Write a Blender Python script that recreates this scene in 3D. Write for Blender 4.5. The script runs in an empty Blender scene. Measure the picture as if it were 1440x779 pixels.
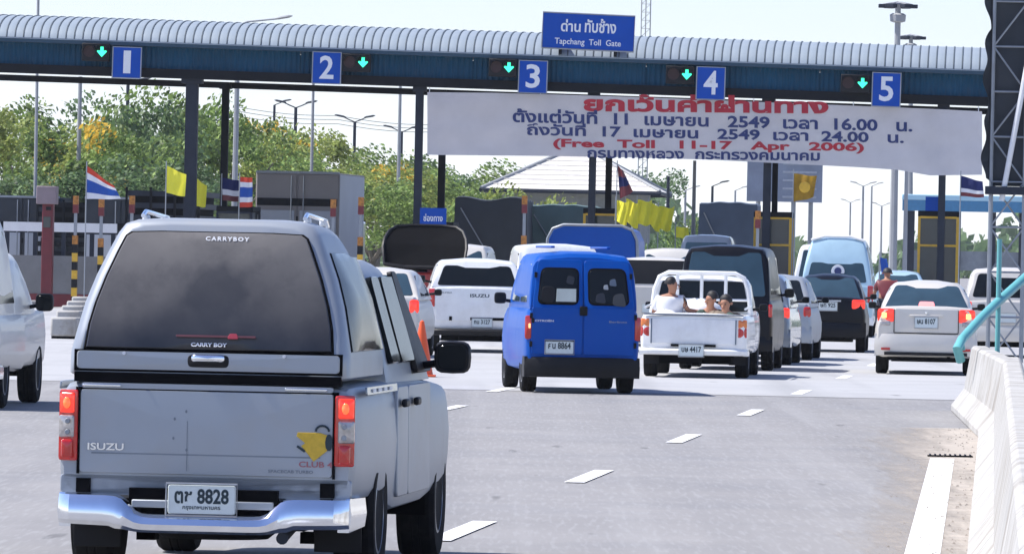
import bpy, math, random
from mathutils import Vector, Matrix
random.seed(7)
R = math.radians
sc = bpy.context.scene
COL = sc.collection

# ------------------------------------------------------------ camera, sky, sun, exposure
F = 10000.0                       # focal length in photograph pixels (1440 wide)
CAM_H = 1.75
PITCH, ROLL = R(-0.180), R(1.2)
cd = bpy.data.cameras.new('camera'); cam = bpy.data.objects.new('camera', cd); COL.objects.link(cam)
cd.sensor_width = 36.0; cd.lens = 36.0 * F / 1440.0; cd.clip_start = 1.0; cd.clip_end = 8000.0
CR = Matrix.Rotation(R(90) + PITCH, 3, 'X') @ Matrix.Rotation(ROLL, 3, 'Z')
cam.matrix_world = Matrix.Translation((0, 0, CAM_H)) @ CR.to_4x4()
sc.camera = cam

SUN_DIR = Vector((-0.56, 0.06, 0.83)).normalized()      # towards the sun
sun_el = math.asin(SUN_DIR.z); sun_az = math.atan2(SUN_DIR.x, SUN_DIR.y)
world = bpy.data.worlds.new('World'); sc.world = world; world.use_nodes = True
wn = world.node_tree; wn.nodes.clear()
sky = wn.nodes.new('ShaderNodeTexSky'); sky.sky_type = 'NISHITA'; sky.sun_disc = False
sky.sun_elevation = sun_el; sky.sun_rotation = sun_az; sky.air_density = 0.8; sky.dust_density = 0.5; sky.ozone_density = 3.0
bg = wn.nodes.new('ShaderNodeBackground'); bg.inputs['Strength'].default_value = 0.128
wo = wn.nodes.new('ShaderNodeOutputWorld')
tint = wn.nodes.new('ShaderNodeMix'); tint.data_type = 'RGBA'; tint.blend_type = 'MULTIPLY'; tint.inputs['Factor'].default_value = 1.0
tint.inputs['B'].default_value = (1.09, 1.0, 1.05, 1)      # thin milky humid air, the same in every direction
wtc = wn.nodes.new('ShaderNodeTexCoord'); wsx = wn.nodes.new('ShaderNodeSeparateXYZ'); wmr = wn.nodes.new('ShaderNodeMapRange'); wmx = wn.nodes.new('ShaderNodeMix'); wmx.data_type = 'RGBA'
wmr.interpolation_type = 'SMOOTHSTEP'; wmr.inputs['From Min'].default_value = 0.0; wmr.inputs['From Max'].default_value = 0.036
wn.links.new(wtc.outputs['Generated'], wsx.inputs[0]); wn.links.new(wsx.outputs['Z'], wmr.inputs['Value']); wn.links.new(wmr.outputs[0], wmx.inputs['Factor'])
wmx.inputs['A'].default_value = (1.36, 1.34, 1.56, 1); wmx.inputs['B'].default_value = (1.08, 1.0, 1.12, 1); wn.links.new(wmx.outputs['Result'], tint.inputs['B'])   # whiter towards the humid horizon, all the way round
wn.links.new(sky.outputs[0], tint.inputs['A']); wn.links.new(tint.outputs['Result'], bg.inputs[0]); wn.links.new(bg.outputs[0], wo.inputs[0])
sl = bpy.data.lights.new('sun', 'SUN'); sl.energy = 4.6; sl.angle = R(0.55); sl.color = (1.0, 0.965, 0.91)
so = bpy.data.objects.new('sun', sl); COL.objects.link(so)
so.rotation_euler = SUN_DIR.to_track_quat('Z', 'Y').to_euler(); so.location = (-30, 100, 60)
sc.view_settings.view_transform = 'Standard'; sc.view_settings.look = 'None'
sc.view_settings.exposure = 0.55; sc.view_settings.gamma = 1.0; sc.view_settings.use_curve_mapping = False
sc.cycles.max_bounces = 6; sc.cycles.diffuse_bounces = 3; sc.cycles.glossy_bounces = 3
sc.cycles.transparent_max_bounces = 12; sc.cycles.use_denoising = True

# ------------------------------------------------------------ picture -> place
def ray(x, y):
    return CR @ Vector(((x - 720) / F, (389.5 - y) / F, -1.0))
def W(x, y, Z):
    d = ray(x, y); return Vector((0, 0, CAM_H)) + d * (Z / d.y)
def GP(x, y):
    d = ray(x, y); return Vector((0, 0, CAM_H)) + d * (-CAM_H / d.z)
def GX(x, Z):
    lo = W(x, 358 + 0.021 * (x - 720) + CAM_H * F / Z, Z); return Vector((lo.x, Z, 0))

# ------------------------------------------------------------ materials
def _n(nt, t, **kw):
    n = nt.nodes.new(t)
    for k, v in kw.items(): n.inputs[k].default_value = v
    return n
def mat(name, col, rough=0.6, metal=0.0, vary=0.12, scale=6.0, coat=0.0, bump=0.0, col2=None, spec=0.5,
        emit=None, est=1.0, alpha=1.0, island=0.0, dirt=None, dirt_amt=0.0, dirt_scale=3.0):
    m = bpy.data.materials.new(name); m.use_nodes = True; nt = m.node_tree
    b = nt.nodes['Principled BSDF']
    b.inputs['Roughness'].default_value = rough; b.inputs['Metallic'].default_value = metal
    b.inputs['Coat Weight'].default_value = coat; b.inputs['Coat Roughness'].default_value = 0.06
    b.inputs['Specular IOR Level'].default_value = spec
    c = tuple(col) + (1,)
    tc = nt.nodes.new('ShaderNodeTexCoord')
    no = _n(nt, 'ShaderNodeTexNoise', Scale=scale, Detail=6.0, Roughness=0.6)
    nt.links.new(tc.outputs['Object'], no.inputs['Vector'])
    mr = nt.nodes.new('ShaderNodeMapRange')
    mr.inputs['From Min'].default_value = 0.3; mr.inputs['From Max'].default_value = 0.7
    nt.links.new(no.outputs['Fac'], mr.inputs['Value'])
    mx = nt.nodes.new('ShaderNodeMix'); mx.data_type = 'RGBA'
    c2 = tuple(col2) + (1,) if col2 else tuple(min(1, v * (1 + vary)) for v in col) + (1,)
    c1 = c if col2 else tuple(v * (1 - vary) for v in col) + (1,)
    mx.inputs['A'].default_value = c1; mx.inputs['B'].default_value = c2
    nt.links.new(mr.outputs[0], mx.inputs['Factor'])
    out = mx.outputs['Result']
    if island:
        g = nt.nodes.new('ShaderNodeNewGeometry')
        m2 = nt.nodes.new('ShaderNodeMapRange'); m2.inputs['To Min'].default_value = 1 - island; m2.inputs['To Max'].default_value = 1 + island
        nt.links.new(g.outputs['Random Per Island'], m2.inputs['Value'])
        hv = nt.nodes.new('ShaderNodeHueSaturation'); nt.links.new(out, hv.inputs['Color']); nt.links.new(m2.outputs[0], hv.inputs['Value'])
        out = hv.outputs[0]
    if dirt:
        n2 = _n(nt, 'ShaderNodeTexNoise', Scale=dirt_scale, Detail=8.0, Roughness=0.7)
        nt.links.new(tc.outputs['Object'], n2.inputs['Vector'])
        m3 = nt.nodes.new('ShaderNodeMapRange'); m3.inputs['From Min'].default_value = 0.48; m3.inputs['From Max'].default_value = 0.72
        m3.inputs['To Max'].default_value = dirt_amt
        nt.links.new(n2.outputs['Fac'], m3.inputs['Value'])
        x2 = nt.nodes.new('ShaderNodeMix'); x2.data_type = 'RGBA'; x2.inputs['B'].default_value = tuple(dirt) + (1,)
        nt.links.new(out, x2.inputs['A']); nt.links.new(m3.outputs[0], x2.inputs['Factor']); out = x2.outputs['Result']
    nt.links.new(out, b.inputs['Base Color'])
    rr = nt.nodes.new('ShaderNodeMapRange'); rr.inputs['To Min'].default_value = max(0, rough - 0.06); rr.inputs['To Max'].default_value = min(1, rough + 0.08)
    nt.links.new(no.outputs['Fac'], rr.inputs['Value']); nt.links.new(rr.outputs[0], b.inputs['Roughness'])
    if bump:
        bp = nt.nodes.new('ShaderNodeBump'); bp.inputs['Strength'].default_value = bump; bp.inputs['Distance'].default_value = 0.02
        nt.links.new(no.outputs['Fac'], bp.inputs['Height']); nt.links.new(bp.outputs[0], b.inputs['Normal'])
    if emit:
        b.inputs['Emission Color'].default_value = tuple(emit) + (1,); b.inputs['Emission Strength'].default_value = est
    if alpha < 1: b.inputs['Alpha'].default_value = alpha
    return m
M = {}
M['silver'] = mat('silver_paint', (.36, .39, .425), .38, .38, .06, 3, coat=.0, spec=.15, dirt=(.33, .32, .30), dirt_amt=.45)
M['silver2'] = mat('champagne_silver_paint', (.66, .625, .56), .42, .25, .04, 3, coat=.25)
M['white'] = mat('white_paint', (.84, .84, .82), .35, 0, .04, 4, coat=.7, dirt=(.5, .47, .42), dirt_amt=.3)
M['white2'] = mat('white_trim', (.78, .78, .77), .5, 0, .05, 4)
M['blue'] = mat('blue_paint', (.001, .075, .38), .42, 0.0, .06, 3, coat=.12, spec=.12, dirt=(.004, .08, .28), dirt_amt=.3)
M['ltblue'] = mat('pale_blue_paint', (.42, .60, .69), .35, .2, .05, 3, coat=.7)
M['navy'] = mat('dark_paint', (.004, .005, .009), .35, .0, .1, 3, coat=.12, spec=.15)
M['grey'] = mat('grey_paint', (.16, .19, .23), .33, .5, .06, 3, coat=.8)
M['red'] = mat('red_paint', (.30, .012, .012), .4, 0, .1, 4, coat=.5)
M['glass'] = mat('dark_tinted_glass', (.008, .011, .014), .08, 0, .1, 2, spec=.22)
M['glassblue'] = mat('sky_blue_tinted_glass', (.030, .060, .085), .06, 0, .15, 2, spec=.4)
M['sideglass'] = mat('side_window_glass', (.010, .013, .016), .10, 0, .1, 2, spec=.3); M['sideglass'].node_tree.nodes['Principled BSDF'].inputs['IOR'].default_value = 1.16
M['silver'].node_tree.nodes['Principled BSDF'].inputs['IOR'].default_value = 1.25
M['dusty'] = mat('dusty_glass_painted_reflection', (.165, .155, .145), .22, 0, .12, 2.5, spec=.5, dirt=(.03, .03, .034), dirt_amt=.5, dirt_scale=2.2)
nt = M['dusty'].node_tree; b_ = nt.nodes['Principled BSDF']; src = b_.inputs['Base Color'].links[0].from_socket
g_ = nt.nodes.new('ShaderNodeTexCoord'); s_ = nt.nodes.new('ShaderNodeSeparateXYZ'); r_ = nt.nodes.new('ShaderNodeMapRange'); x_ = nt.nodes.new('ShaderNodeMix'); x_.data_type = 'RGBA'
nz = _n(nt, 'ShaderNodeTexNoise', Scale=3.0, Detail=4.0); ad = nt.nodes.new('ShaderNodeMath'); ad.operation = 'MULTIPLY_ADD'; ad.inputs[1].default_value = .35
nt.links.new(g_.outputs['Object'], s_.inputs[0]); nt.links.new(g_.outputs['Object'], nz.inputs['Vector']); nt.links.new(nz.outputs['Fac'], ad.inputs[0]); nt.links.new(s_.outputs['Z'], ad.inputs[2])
nt.links.new(ad.outputs[0], r_.inputs['Value']); r_.inputs['From Min'].default_value = 1.38; r_.inputs['From Max'].default_value = 1.95  # sky reflection painted into the colour: pane lighter at the top, dark below
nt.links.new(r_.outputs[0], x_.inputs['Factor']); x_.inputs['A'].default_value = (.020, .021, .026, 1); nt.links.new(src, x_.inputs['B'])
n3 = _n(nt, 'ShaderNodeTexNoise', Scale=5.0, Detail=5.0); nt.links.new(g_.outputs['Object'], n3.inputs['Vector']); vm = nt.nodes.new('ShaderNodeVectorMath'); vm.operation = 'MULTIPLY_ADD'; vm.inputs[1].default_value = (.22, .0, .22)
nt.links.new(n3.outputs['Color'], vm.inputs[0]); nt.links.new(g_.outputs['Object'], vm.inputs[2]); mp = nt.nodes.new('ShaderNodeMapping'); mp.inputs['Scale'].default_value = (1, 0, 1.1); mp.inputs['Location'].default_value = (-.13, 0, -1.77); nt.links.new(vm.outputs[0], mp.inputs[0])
ln = nt.nodes.new('ShaderNodeVectorMath'); ln.operation = 'LENGTH'; nt.links.new(mp.outputs[0], ln.inputs[0]); r3 = nt.nodes.new('ShaderNodeMapRange'); r3.inputs['From Min'].default_value = .13; r3.inputs['From Max'].default_value = .19; r3.inputs['To Min'].default_value = .62; r3.inputs['To Max'].default_value = 0; nt.links.new(ln.outputs['Value'], r3.inputs['Value'])  # soft dark blob painted for a silhouette seen through the pane
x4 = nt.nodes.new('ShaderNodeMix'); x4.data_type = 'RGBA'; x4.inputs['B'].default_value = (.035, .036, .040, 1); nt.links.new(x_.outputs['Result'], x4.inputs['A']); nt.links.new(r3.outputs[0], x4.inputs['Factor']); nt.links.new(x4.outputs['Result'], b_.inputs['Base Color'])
M['rubber'] = mat('tyre_rubber', (.011, .011, .012), .85, 0, .25, 12, dirt=(.04, .038, .035), dirt_amt=.5, dirt_scale=9, spec=.15)
M['black'] = mat('black_plastic', (.009, .009, .011), .5, 0, .2, 8, spec=.25)
M['under'] = mat('underbody_black', (.005, .005, .006), .9, 0, .3, 8, spec=.08)
M['rim'] = mat('alloy_rim', (.42, .43, .45), .35, .8, .1, 8)
M['chrome'] = mat('chrome', (.80, .84, .90), .10, 1.0, .04, 3, dirt=(.45, .45, .46), dirt_amt=.3)
M['lampred'] = mat('red_lamp_lens', (.52, .012, .008), .12, 0, .15, 25, coat=1)
M['lampon'] = mat('lit_brake_lamp', (.85, .05, .02), .15, 0, .25, 18, coat=1, emit=(1, .03, .008), est=.5)
M['lampor_on'] = mat('orange_lit_bulb', (.9, .25, .05), .15, 0, .1, 18, coat=1, emit=(1, .09, .02), est=.6)
M['lamphot'] = mat('bright_lit_lamp', (.9, .4, .15), .15, 0, .1, 18, coat=1, emit=(1, .45, .16), est=1.4)
M['lamppink'] = mat('lit_high_brake_lamp', (.8, .25, .25), .2, 0, .1, 18, emit=(1, .28, .28), est=.6)
M['lampor'] = mat('orange_lamp_lens', (.75, .19, .03), .15, 0, .15, 25, coat=1)
M['lampw'] = mat('clear_lamp_lens', (.40, .38, .37), .12, .3, .3, 30, coat=1)
M['plate'] = mat('plate_white', (.66, .72, .70), .4, 0, .06, 20)
M['ink'] = mat('dark_ink', (.012, .03, .04), .5, 0, .05, 5)
M['whiteink'] = mat('white_ink', (.75, .76, .78), .5, 0, .03, 5)
M['asphalt'] = mat('worn_asphalt', (.248, .240, .235), .9, 0, .10, .35, bump=.2, dirt=(.17, .175, .19), dirt_amt=.5, dirt_scale=.25)
M['concrete'] = mat('pale_concrete', (.385, .385, .385), .85, 0, .09, .4, bump=.2, dirt=(.30, .30, .31), dirt_amt=.4, dirt_scale=.3)
M['roadpaint'] = mat('road_paint', (.80, .80, .79), .7, 0, .06, 3, dirt=(.40, .40, .41), dirt_amt=.55, dirt_scale=5)
M['barrier'] = mat('whitewashed_concrete', (.43, .42, .395), .85, 0, .14, 1.2, bump=.5, dirt=(.24, .21, .17), dirt_amt=.95, dirt_scale=1.3)
M['sand'] = mat('sandy_grit', (.35, .31, .265), .95, 0, .2, 2.5, bump=.6, dirt=(.22, .21, .20), dirt_amt=.8, dirt_scale=4)
M['ground'] = mat('dry_ground', (.22, .22, .13), .95, 0, .25, .3, bump=.5, dirt=(.10, .14, .05), dirt_amt=.8, dirt_scale=.1)
M['roofsheet'] = mat('pale_roof_sheet', (.28, .33, .37), .5, .1, .10, .5, dirt=(.33, .36, .38), dirt_amt=.4, dirt_scale=1.2)
M['fascia'] = mat('blue_fascia_sheet', (.006, .060, .115), .55, 0, .20, .8, spec=.15, dirt=(.014, .05, .09), dirt_amt=.6)
M['steel'] = mat('dark_steel', (.006, .007, .010), .7, 0, .2, 3, spec=.2)
M['steelgrey'] = mat('grey_painted_steel', (.030, .036, .050), .6, 0, .15, 3, spec=.15)
M['galv'] = mat('galvanised_steel', (.30, .32, .34), .5, .4, .12, 4)
M['signblue'] = mat('sign_blue', (.001, .065, .38), .5, 0, .06, 2, spec=.2)
M['red_ink'] = mat('red_ink', (.42, .015, .03), .6, 0, .1, 3)
M['blue_ink'] = mat('navy_ink', (.02, .035, .14), .6, 0, .1, 3)
M['cloth'] = mat('white_banner_cloth', (.78, .74, .74), .85, 0, .06, 1.5)
M['green_on'] = mat('lit_green_arrow', (.05, .8, .5), .4, 0, .02, 5, emit=(.05, 1.0, .52), est=1.0)
M['yellow'] = mat('yellow_paint', (.72, .42, .03), .55, 0, .1, 5, dirt=(.3, .2, .08), dirt_amt=.5)
M['flagyellow'] = mat('yellow_cloth', (.92, .84, .06), .8, 0, .06, 3)
M['postorange'] = mat('orange_chevron_paint', (.42, .17, .03), .6, 0, .5, 14)
M['flagred'] = mat('red_cloth', (.62, .06, .03), .8, 0, .08, 3)
M['flagwhite'] = mat('white_cloth', (.80, .80, .82), .8, 0, .05, 3)
M['flagblue'] = mat('blue_cloth', (.02, .09, .40), .8, 0, .08, 3)
M['flagdark'] = mat('dark_navy_cloth', (.012, .02, .11), .8, 0, .1, 3)
M['flaggold'] = mat('old_gold_cloth', (.42, .24, .02), .8, 0, .2, 3)
M['maroon'] = mat('maroon_paint', (.16, .02, .025), .5, 0, .15, 3)
M['pinkgrey'] = mat('faded_pink_metal', (.27, .21, .22), .6, 0, .1, 3)
M['dead_lens'] = mat('unlit_signal_lens', (.06, .035, .035), .5, 0, .1, 5, spec=.2)
M['boothglass'] = mat('booth_glass', (.03, .04, .045), .1, 0, .2, 1.2, spec=.7)
M['tarpgrey'] = mat('blue_grey_tarpaulin', (.07, .10, .15), .75, 0, .15, 1.5)
M['tarpdark'] = mat('dark_tarpaulin', (.030, .036, .044), .75, 0, .2, 1.5)
M['tarpgreen'] = mat('faded_green_tarpaulin', (.09, .145, .14), .8, 0, .15, 1.5)
M['container'] = mat('dull_grey_box_body', (.30, .275, .26), .6, .0, .06, 1, spec=.2)
M['container2'] = mat('pale_grey_box_side', (.44, .46, .49), .6, .0, .06, 1, spec=.2)
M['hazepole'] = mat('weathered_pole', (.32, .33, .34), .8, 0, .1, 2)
M['roofpale'] = mat('pale_roof_tiles', (.68, .65, .60), .8, 0, .08, 3)
M['skin'] = mat('skin', (.36, .17, .10), .6, 0, .08, 6)
M['hair'] = mat('black_hair', (.012, .010, .010), .6, 0, .2, 20)
M['shirtw'] = mat('white_shirt', (.70, .70, .72), .85, 0, .05, 8)
M['shirtg'] = mat('dark_green_shirt', (.03, .06, .045), .85, 0, .2, 8)
M['shirtp'] = mat('brown_check_shirt', (.07, .045, .035), .85, 0, .1, 30, col2=(.30, .24, .17))
M['trouser'] = mat('dark_trousers', (.03, .035, .05), .85, 0, .1, 8)
M['turq'] = mat('turquoise_paint', (.13, .42, .42), .4, 0, .08, 4, coat=.3)
M['cone'] = mat('orange_cone', (.78, .10, .02), .5, 0, .06, 5)
M['bark'] = mat('bark', (.14, .12, .095), .9, 0, .3, 3, bump=.5)
M['leaf1'] = mat('fresh_leaf', (.19, .27, .07), .6, 0, .35, .5, island=.55)
M['leaf2'] = mat('dark_leaf', (.12, .19, .075), .6, 0, .35, .5, island=.5)
M['leaf3'] = mat('yellowish_leaf', (.28, .33, .08), .6, 0, .3, .5, island=.4)
M['petal'] = mat('orange_blossom', (.72, .46, .05), .7, 0, .3, 1, island=.3)
for k in ('leaf1', 'leaf2', 'leaf3', 'petal', 'cloth', 'flagyellow', 'flagred', 'flagwhite', 'flagblue', 'flagdark', 'flaggold'):
    nt = M[k].node_tree; b = nt.nodes['Principled BSDF']; o_ = nt.nodes['Material Output']
    tr = nt.nodes.new('ShaderNodeBsdfTranslucent'); ms = nt.nodes.new('ShaderNodeMixShader'); ms.inputs[0].default_value = .35 if k[:4] == 'leaf' or k == 'petal' else (.42 if k == 'cloth' else .25)
    src = b.inputs['Base Color'].links[0].from_socket
    nt.links.new(src, tr.inputs[0]); nt.links.new(b.outputs[0], ms.inputs[1]); nt.links.new(tr.outputs[0], ms.inputs[2]); nt.links.new(ms.outputs[0], o_.inputs[0])

def overlay(key, build):
    nt = M[key].node_tree; b_ = nt.nodes['Principled BSDF']; src = b_.inputs['Base Color'].links[0].from_socket
    tc = nt.nodes.new('ShaderNodeTexCoord'); nt.links.new(build(nt, src, tc), b_.inputs['Base Color'])
def mixc(nt, A, col, fac, mode='MIX'):
    x = nt.nodes.new('ShaderNodeMix'); x.data_type = 'RGBA'; x.blend_type = mode; nt.links.new(A, x.inputs['A']); x.inputs['B'].default_value = tuple(col) + (1,); nt.links.new(fac, x.inputs['Factor']); return x.outputs['Result']
def nrange(nt, tc, scale, rot, mul, lo, hi, to, detail=5.0):
    mp = nt.nodes.new('ShaderNodeMapping'); mp.inputs['Scale'].default_value = scale; mp.inputs['Rotation'].default_value = (0, 0, rot); nt.links.new(tc.outputs['Object'], mp.inputs[0])
    n = nt.nodes.new('ShaderNodeTexNoise'); n.inputs['Scale'].default_value = mul; n.inputs['Detail'].default_value = detail; nt.links.new(mp.outputs[0], n.inputs['Vector'])
    r = nt.nodes.new('ShaderNodeMapRange'); r.inputs['From Min'].default_value = lo; r.inputs['From Max'].default_value = hi; r.inputs['To Max'].default_value = to; nt.links.new(n.outputs['Fac'], r.inputs['Value']); return r.outputs[0]
def tracks(nt, src, tc):
    s = mixc(nt, src, (.15, .15, .155), nrange(nt, tc, (1, .006, 1), R(4.5), 1.0, .46, .72, .5, 3))
    s = mixc(nt, s, (.33, .325, .32), nrange(nt, tc, (1, .012, 1), R(4.5), 2.6, .52, .75, .35, 4))
    s = mixc(nt, s, (.05, .05, .05), nrange(nt, tc, (1, .12, 1), R(4.5), 4.0, .72, .78, .45, 1))
    return mixc(nt, s, (.34, .34, .34), nrange(nt, tc, (1, .05, 1), 0, 26.0, .50, .75, .45, 2))
overlay('asphalt', tracks)
def tracks2(nt, src, tc): 
    s = mixc(nt, src, (.24, .24, .24), nrange(nt, tc, (1, .03, 1), R(4.5), 1.0, .50, .72, .6, 3))
    return mixc(nt, s, (.10, .10, .10), nrange(nt, tc, (1, .3, 1), R(4.5), 3.0, .68, .76, .5, 2))
overlay('concrete', tracks2)
M['verge'] = mat('gritty_verge', (.40, .355, .305), .95, 0, .15, 2.5, dirt=(.30, .28, .26), dirt_amt=.6, dirt_scale=4)
def vfade(nt, src, tc):
    at = nt.nodes.new('ShaderNodeAttribute'); at.attribute_name = 'across'
    n = nt.nodes.new('ShaderNodeTexNoise'); n.inputs['Scale'].default_value = 3.0; n.inputs['Detail'].default_value = 9.0; n.inputs['Roughness'].default_value = .75; mp = nt.nodes.new('ShaderNodeMapping'); mp.inputs['Scale'].default_value = (1, .07, 1); nt.links.new(tc.outputs['Object'], mp.inputs[0]); nt.links.new(mp.outputs[0], n.inputs['Vector'])
    ad = nt.nodes.new('ShaderNodeMath'); ad.operation = 'ADD'; nt.links.new(at.outputs['Fac'], ad.inputs[0]); nt.links.new(n.outputs['Fac'], ad.inputs[1])
    r = nt.nodes.new('ShaderNodeMapRange'); r.inputs['From Min'].default_value = .75; r.inputs['From Max'].default_value = 1.25; r.inputs['To Min'].default_value = 1; r.inputs['To Max'].default_value = 0; nt.links.new(ad.outputs[0], r.inputs['Value'])
    iv = nt.nodes.new('ShaderNodeMath'); iv.operation = 'SUBTRACT'; iv.inputs[0].default_value = 1; nt.links.new(r.outputs[0], iv.inputs[1]); nt.links.new(iv.outputs[0], nt.nodes['Principled BSDF'].inputs['Alpha'])   # grit thins out over the asphalt
    return src
overlay('verge', vfade)
def bstain(nt, src, tc):
    s = mixc(nt, src, (.20, .185, .16), nrange(nt, tc, (3, 3, .5), 0, 2.2, .52, .78, .5, 6))
    return mixc(nt, s, (.16, .15, .13), nrange(nt, tc, (1, 1, 3), 0, 6.0, .64, .76, .5, 4))
overlay('barrier', bstain)
# ------------------------------------------------------------ mesh builder
class MB:
    def __init__(s): s.v = []; s.f = []; s.m = []
    def add(s, vs, fs, m=0):
        o = len(s.v); s.v += [tuple(v) for v in vs]; s.f += [tuple(i + o for i in f) for f in fs]; s.m += [m] * len(fs); return s
    def box(s, c, d, rz=0, m=0, rx=0, ry=0):
        Mx = Matrix.Translation(c) @ Matrix.Rotation(rz, 4, 'Z') @ Matrix.Rotation(ry, 4, 'Y') @ Matrix.Rotation(rx, 4, 'X')
        vs = [Mx @ Vector((sx * d[0] / 2, sy * d[1] / 2, sz * d[2] / 2)) for sx in (-1, 1) for sy in (-1, 1) for sz in (-1, 1)]
        return s.add(vs, [(0, 1, 3, 2), (4, 6, 7, 5), (0, 4, 5, 1), (2, 3, 7, 6), (0, 2, 6, 4), (1, 5, 7, 3)], m)
    def tube(s, ps, r, n=8, m=0, cap=True):
        ps = [Vector(p) for p in ps]; rs = r if isinstance(r, (list, tuple)) else [r] * len(ps)
        up = None; rings = []
        for i, p in enumerate(ps):
            t = (ps[min(i + 1, len(ps) - 1)] - ps[max(i - 1, 0)]).normalized()
            if up is None: up = t.orthogonal().normalized()
            up = (up - t * up.dot(t))
            up = up.normalized() if up.length > 1e-6 else t.orthogonal().normalized()
            b = t.cross(up)
            rings.append([p + (up * math.cos(2 * math.pi * k / n) + b * math.sin(2 * math.pi * k / n)) * rs[i] for k in range(n)])
        return s.loft(rings, m, cap)
    def loft(s, rings, m=0, cap=True, closed=True):
        n = len(rings[0]); vs = [p for r in rings for p in r]; fs = []
        for i in range(len(rings) - 1):
            for k in range(n if closed else n - 1):
                a = i * n + k; b = i * n + (k + 1) % n
                fs.append((a, b, b + n, a + n))
        if cap and closed:
            fs.append(tuple(reversed(range(n)))); fs.append(tuple((len(rings) - 1) * n + k for k in range(n)))
        return s.add(vs, fs, m)
    def lathe(s, prof, c=(0, 0, 0), axis='Z', n=24, m=0):
        c = Vector(c); rings = []
        for r, h in prof:
            ring = []
            for k in range(n):
                a = 2 * math.pi * k / n
                q = {'Z': (r * math.cos(a), r * math.sin(a), h), 'X': (h, r * math.cos(a), r * math.sin(a)), 'Y': (r * math.sin(a), h, r * math.cos(a))}[axis]
                ring.append(c + Vector(q))
            rings.append(ring)
        return s.loft(rings, m)
    def plate(s, out, th=.01, bulge=0, m=0, K=1, fw=None):
        """closed outline (3-D points, counter-clockwise from outside) as a plate of thickness th, outer face domed by bulge"""
        out = [Vector(p) for p in out]; n = len(out); c = sum(out, Vector()) / n
        nr = Vector()
        for i in range(n): nr += (out[i] - c).cross(out[(i + 1) % n] - c)
        nr.normalize()
        rings = [[p - nr * th for p in out], list(out)]
        e = min(.006, th * .6)
        rings[1] = [p - nr * e for p in out]
        for k in range(0, K):
            t = 1 - k / K if K > 1 else 1
            if k == 0: rings.append([c + (p - c) * (1 - e / max(.02, (p - c).length)) for p in out])
            else: rings.append([c + (p - c) * t + nr * bulge * (1 - t * t) for p in out])
        vs = [p for r in rings for p in r] + [c + nr * bulge, c - nr * th]; fs = []
        for i in range(len(rings) - 1):
            for k in range(n):
                a = i * n + k; b = i * n + (k + 1) % n; fs.append((a, b, b + n, a + n))
        L = (len(rings) - 1) * n; ci = len(rings) * n
        for k in range(n): fs.append((L + k, L + (k + 1) % n, ci)); fs.append(((k + 1) % n, k, ci + 1))
        return s.add(vs, fs, m)
    def quad(s, p4, r=.03, th=.01, bulge=0, m=0, K=1, off=0.0):
        """rounded plate over four corners: bl, br, tr, tl seen from outside"""
        return s.plate(rquad(p4, r, off), th, bulge, m, K)
    def build(s, name, mats, parent=None, ang=35, bevel=0, loc=None, seg=2):
        me = bpy.data.meshes.new(name); me.from_pydata(s.v, [], s.f)
        for m in (mats if isinstance(mats, (list, tuple)) else [mats]): me.materials.append(M[m] if isinstance(m, str) else m)
        if any(s.m): me.polygons.foreach_set('material_index', s.m)
        me.polygons.foreach_set('use_smooth', [True] * len(me.polygons))
        me.set_sharp_from_angle(angle=R(ang)); me.update()
        o = bpy.data.objects.new(name, me); COL.objects.link(o)
        if parent: o.parent = parent
        if loc is not None: o.location = loc
        if bevel:
            b = o.modifiers.new('bevel', 'BEVEL'); b.width = bevel; b.segments = seg; b.limit_method = 'ANGLE'; b.angle_limit = R(40)
            b.harden_normals = False
        return o
def rquad(p4, r=.03, off=0.0, n=4):
    p = [Vector(q) for q in p4]; nr = (p[1] - p[0]).cross(p[3] - p[0]).normalized(); out = []
    for i in range(4):
        a = (p[i - 1] - p[i]); b = (p[(i + 1) % 4] - p[i]); rr = min(r, a.length * .45, b.length * .45)
        if rr < 1e-4: out.append(p[i] + nr * off); continue
        a = p[i] + a.normalized() * rr; b = p[i] + b.normalized() * rr
        for k in range(n + 1):
            t = k / n; out.append(a * (1 - t) ** 2 + p[i] * 2 * t * (1 - t) + b * t * t + nr * off)
    return out
def lerp(a, b, t): return a + (b - a) * t
def V(*a): return Vector(a)

def tag(o, label=None, cat=None, group=None, kind=None):
    if label: o['label'] = label
    if cat: o['category'] = cat
    if group: o['group'] = group
    if kind: o['kind'] = kind
    return o
def thing(name, label, cat, loc=(0, 0, 0), rz=0, group=None, ry=0):
    o = bpy.data.objects.new(name, None); COL.objects.link(o); o.empty_display_size = .3
    o.location = loc; o.rotation_euler = (0, ry, rz); return tag(o, label, cat, group)
def dup(o, parent=None):
    c = o.copy(); COL.objects.link(c)
    if parent is not None: c.parent = parent
    for ch in list(o.children): dup(ch, c)
    return c
def cut(o, cutters):
    """boolean cut applied at once; cutter meshes are thrown away"""
    for mb in cutters:
        c = mb.build('cutter_shape', 'under'); md = o.modifiers.new('cut', 'BOOLEAN'); md.object = c; md.operation = 'DIFFERENCE'; md.solver = 'EXACT'
        dg = bpy.context.evaluated_depsgraph_get(); dg.update()
        me = bpy.data.meshes.new_from_object(o.evaluated_get(dg)); o.modifiers.remove(md); o.data = me
        bpy.data.objects.remove(c)
    o.data.polygons.foreach_set('use_smooth', [True] * len(o.data.polygons)); o.data.set_sharp_from_angle(angle=R(32))
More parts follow.
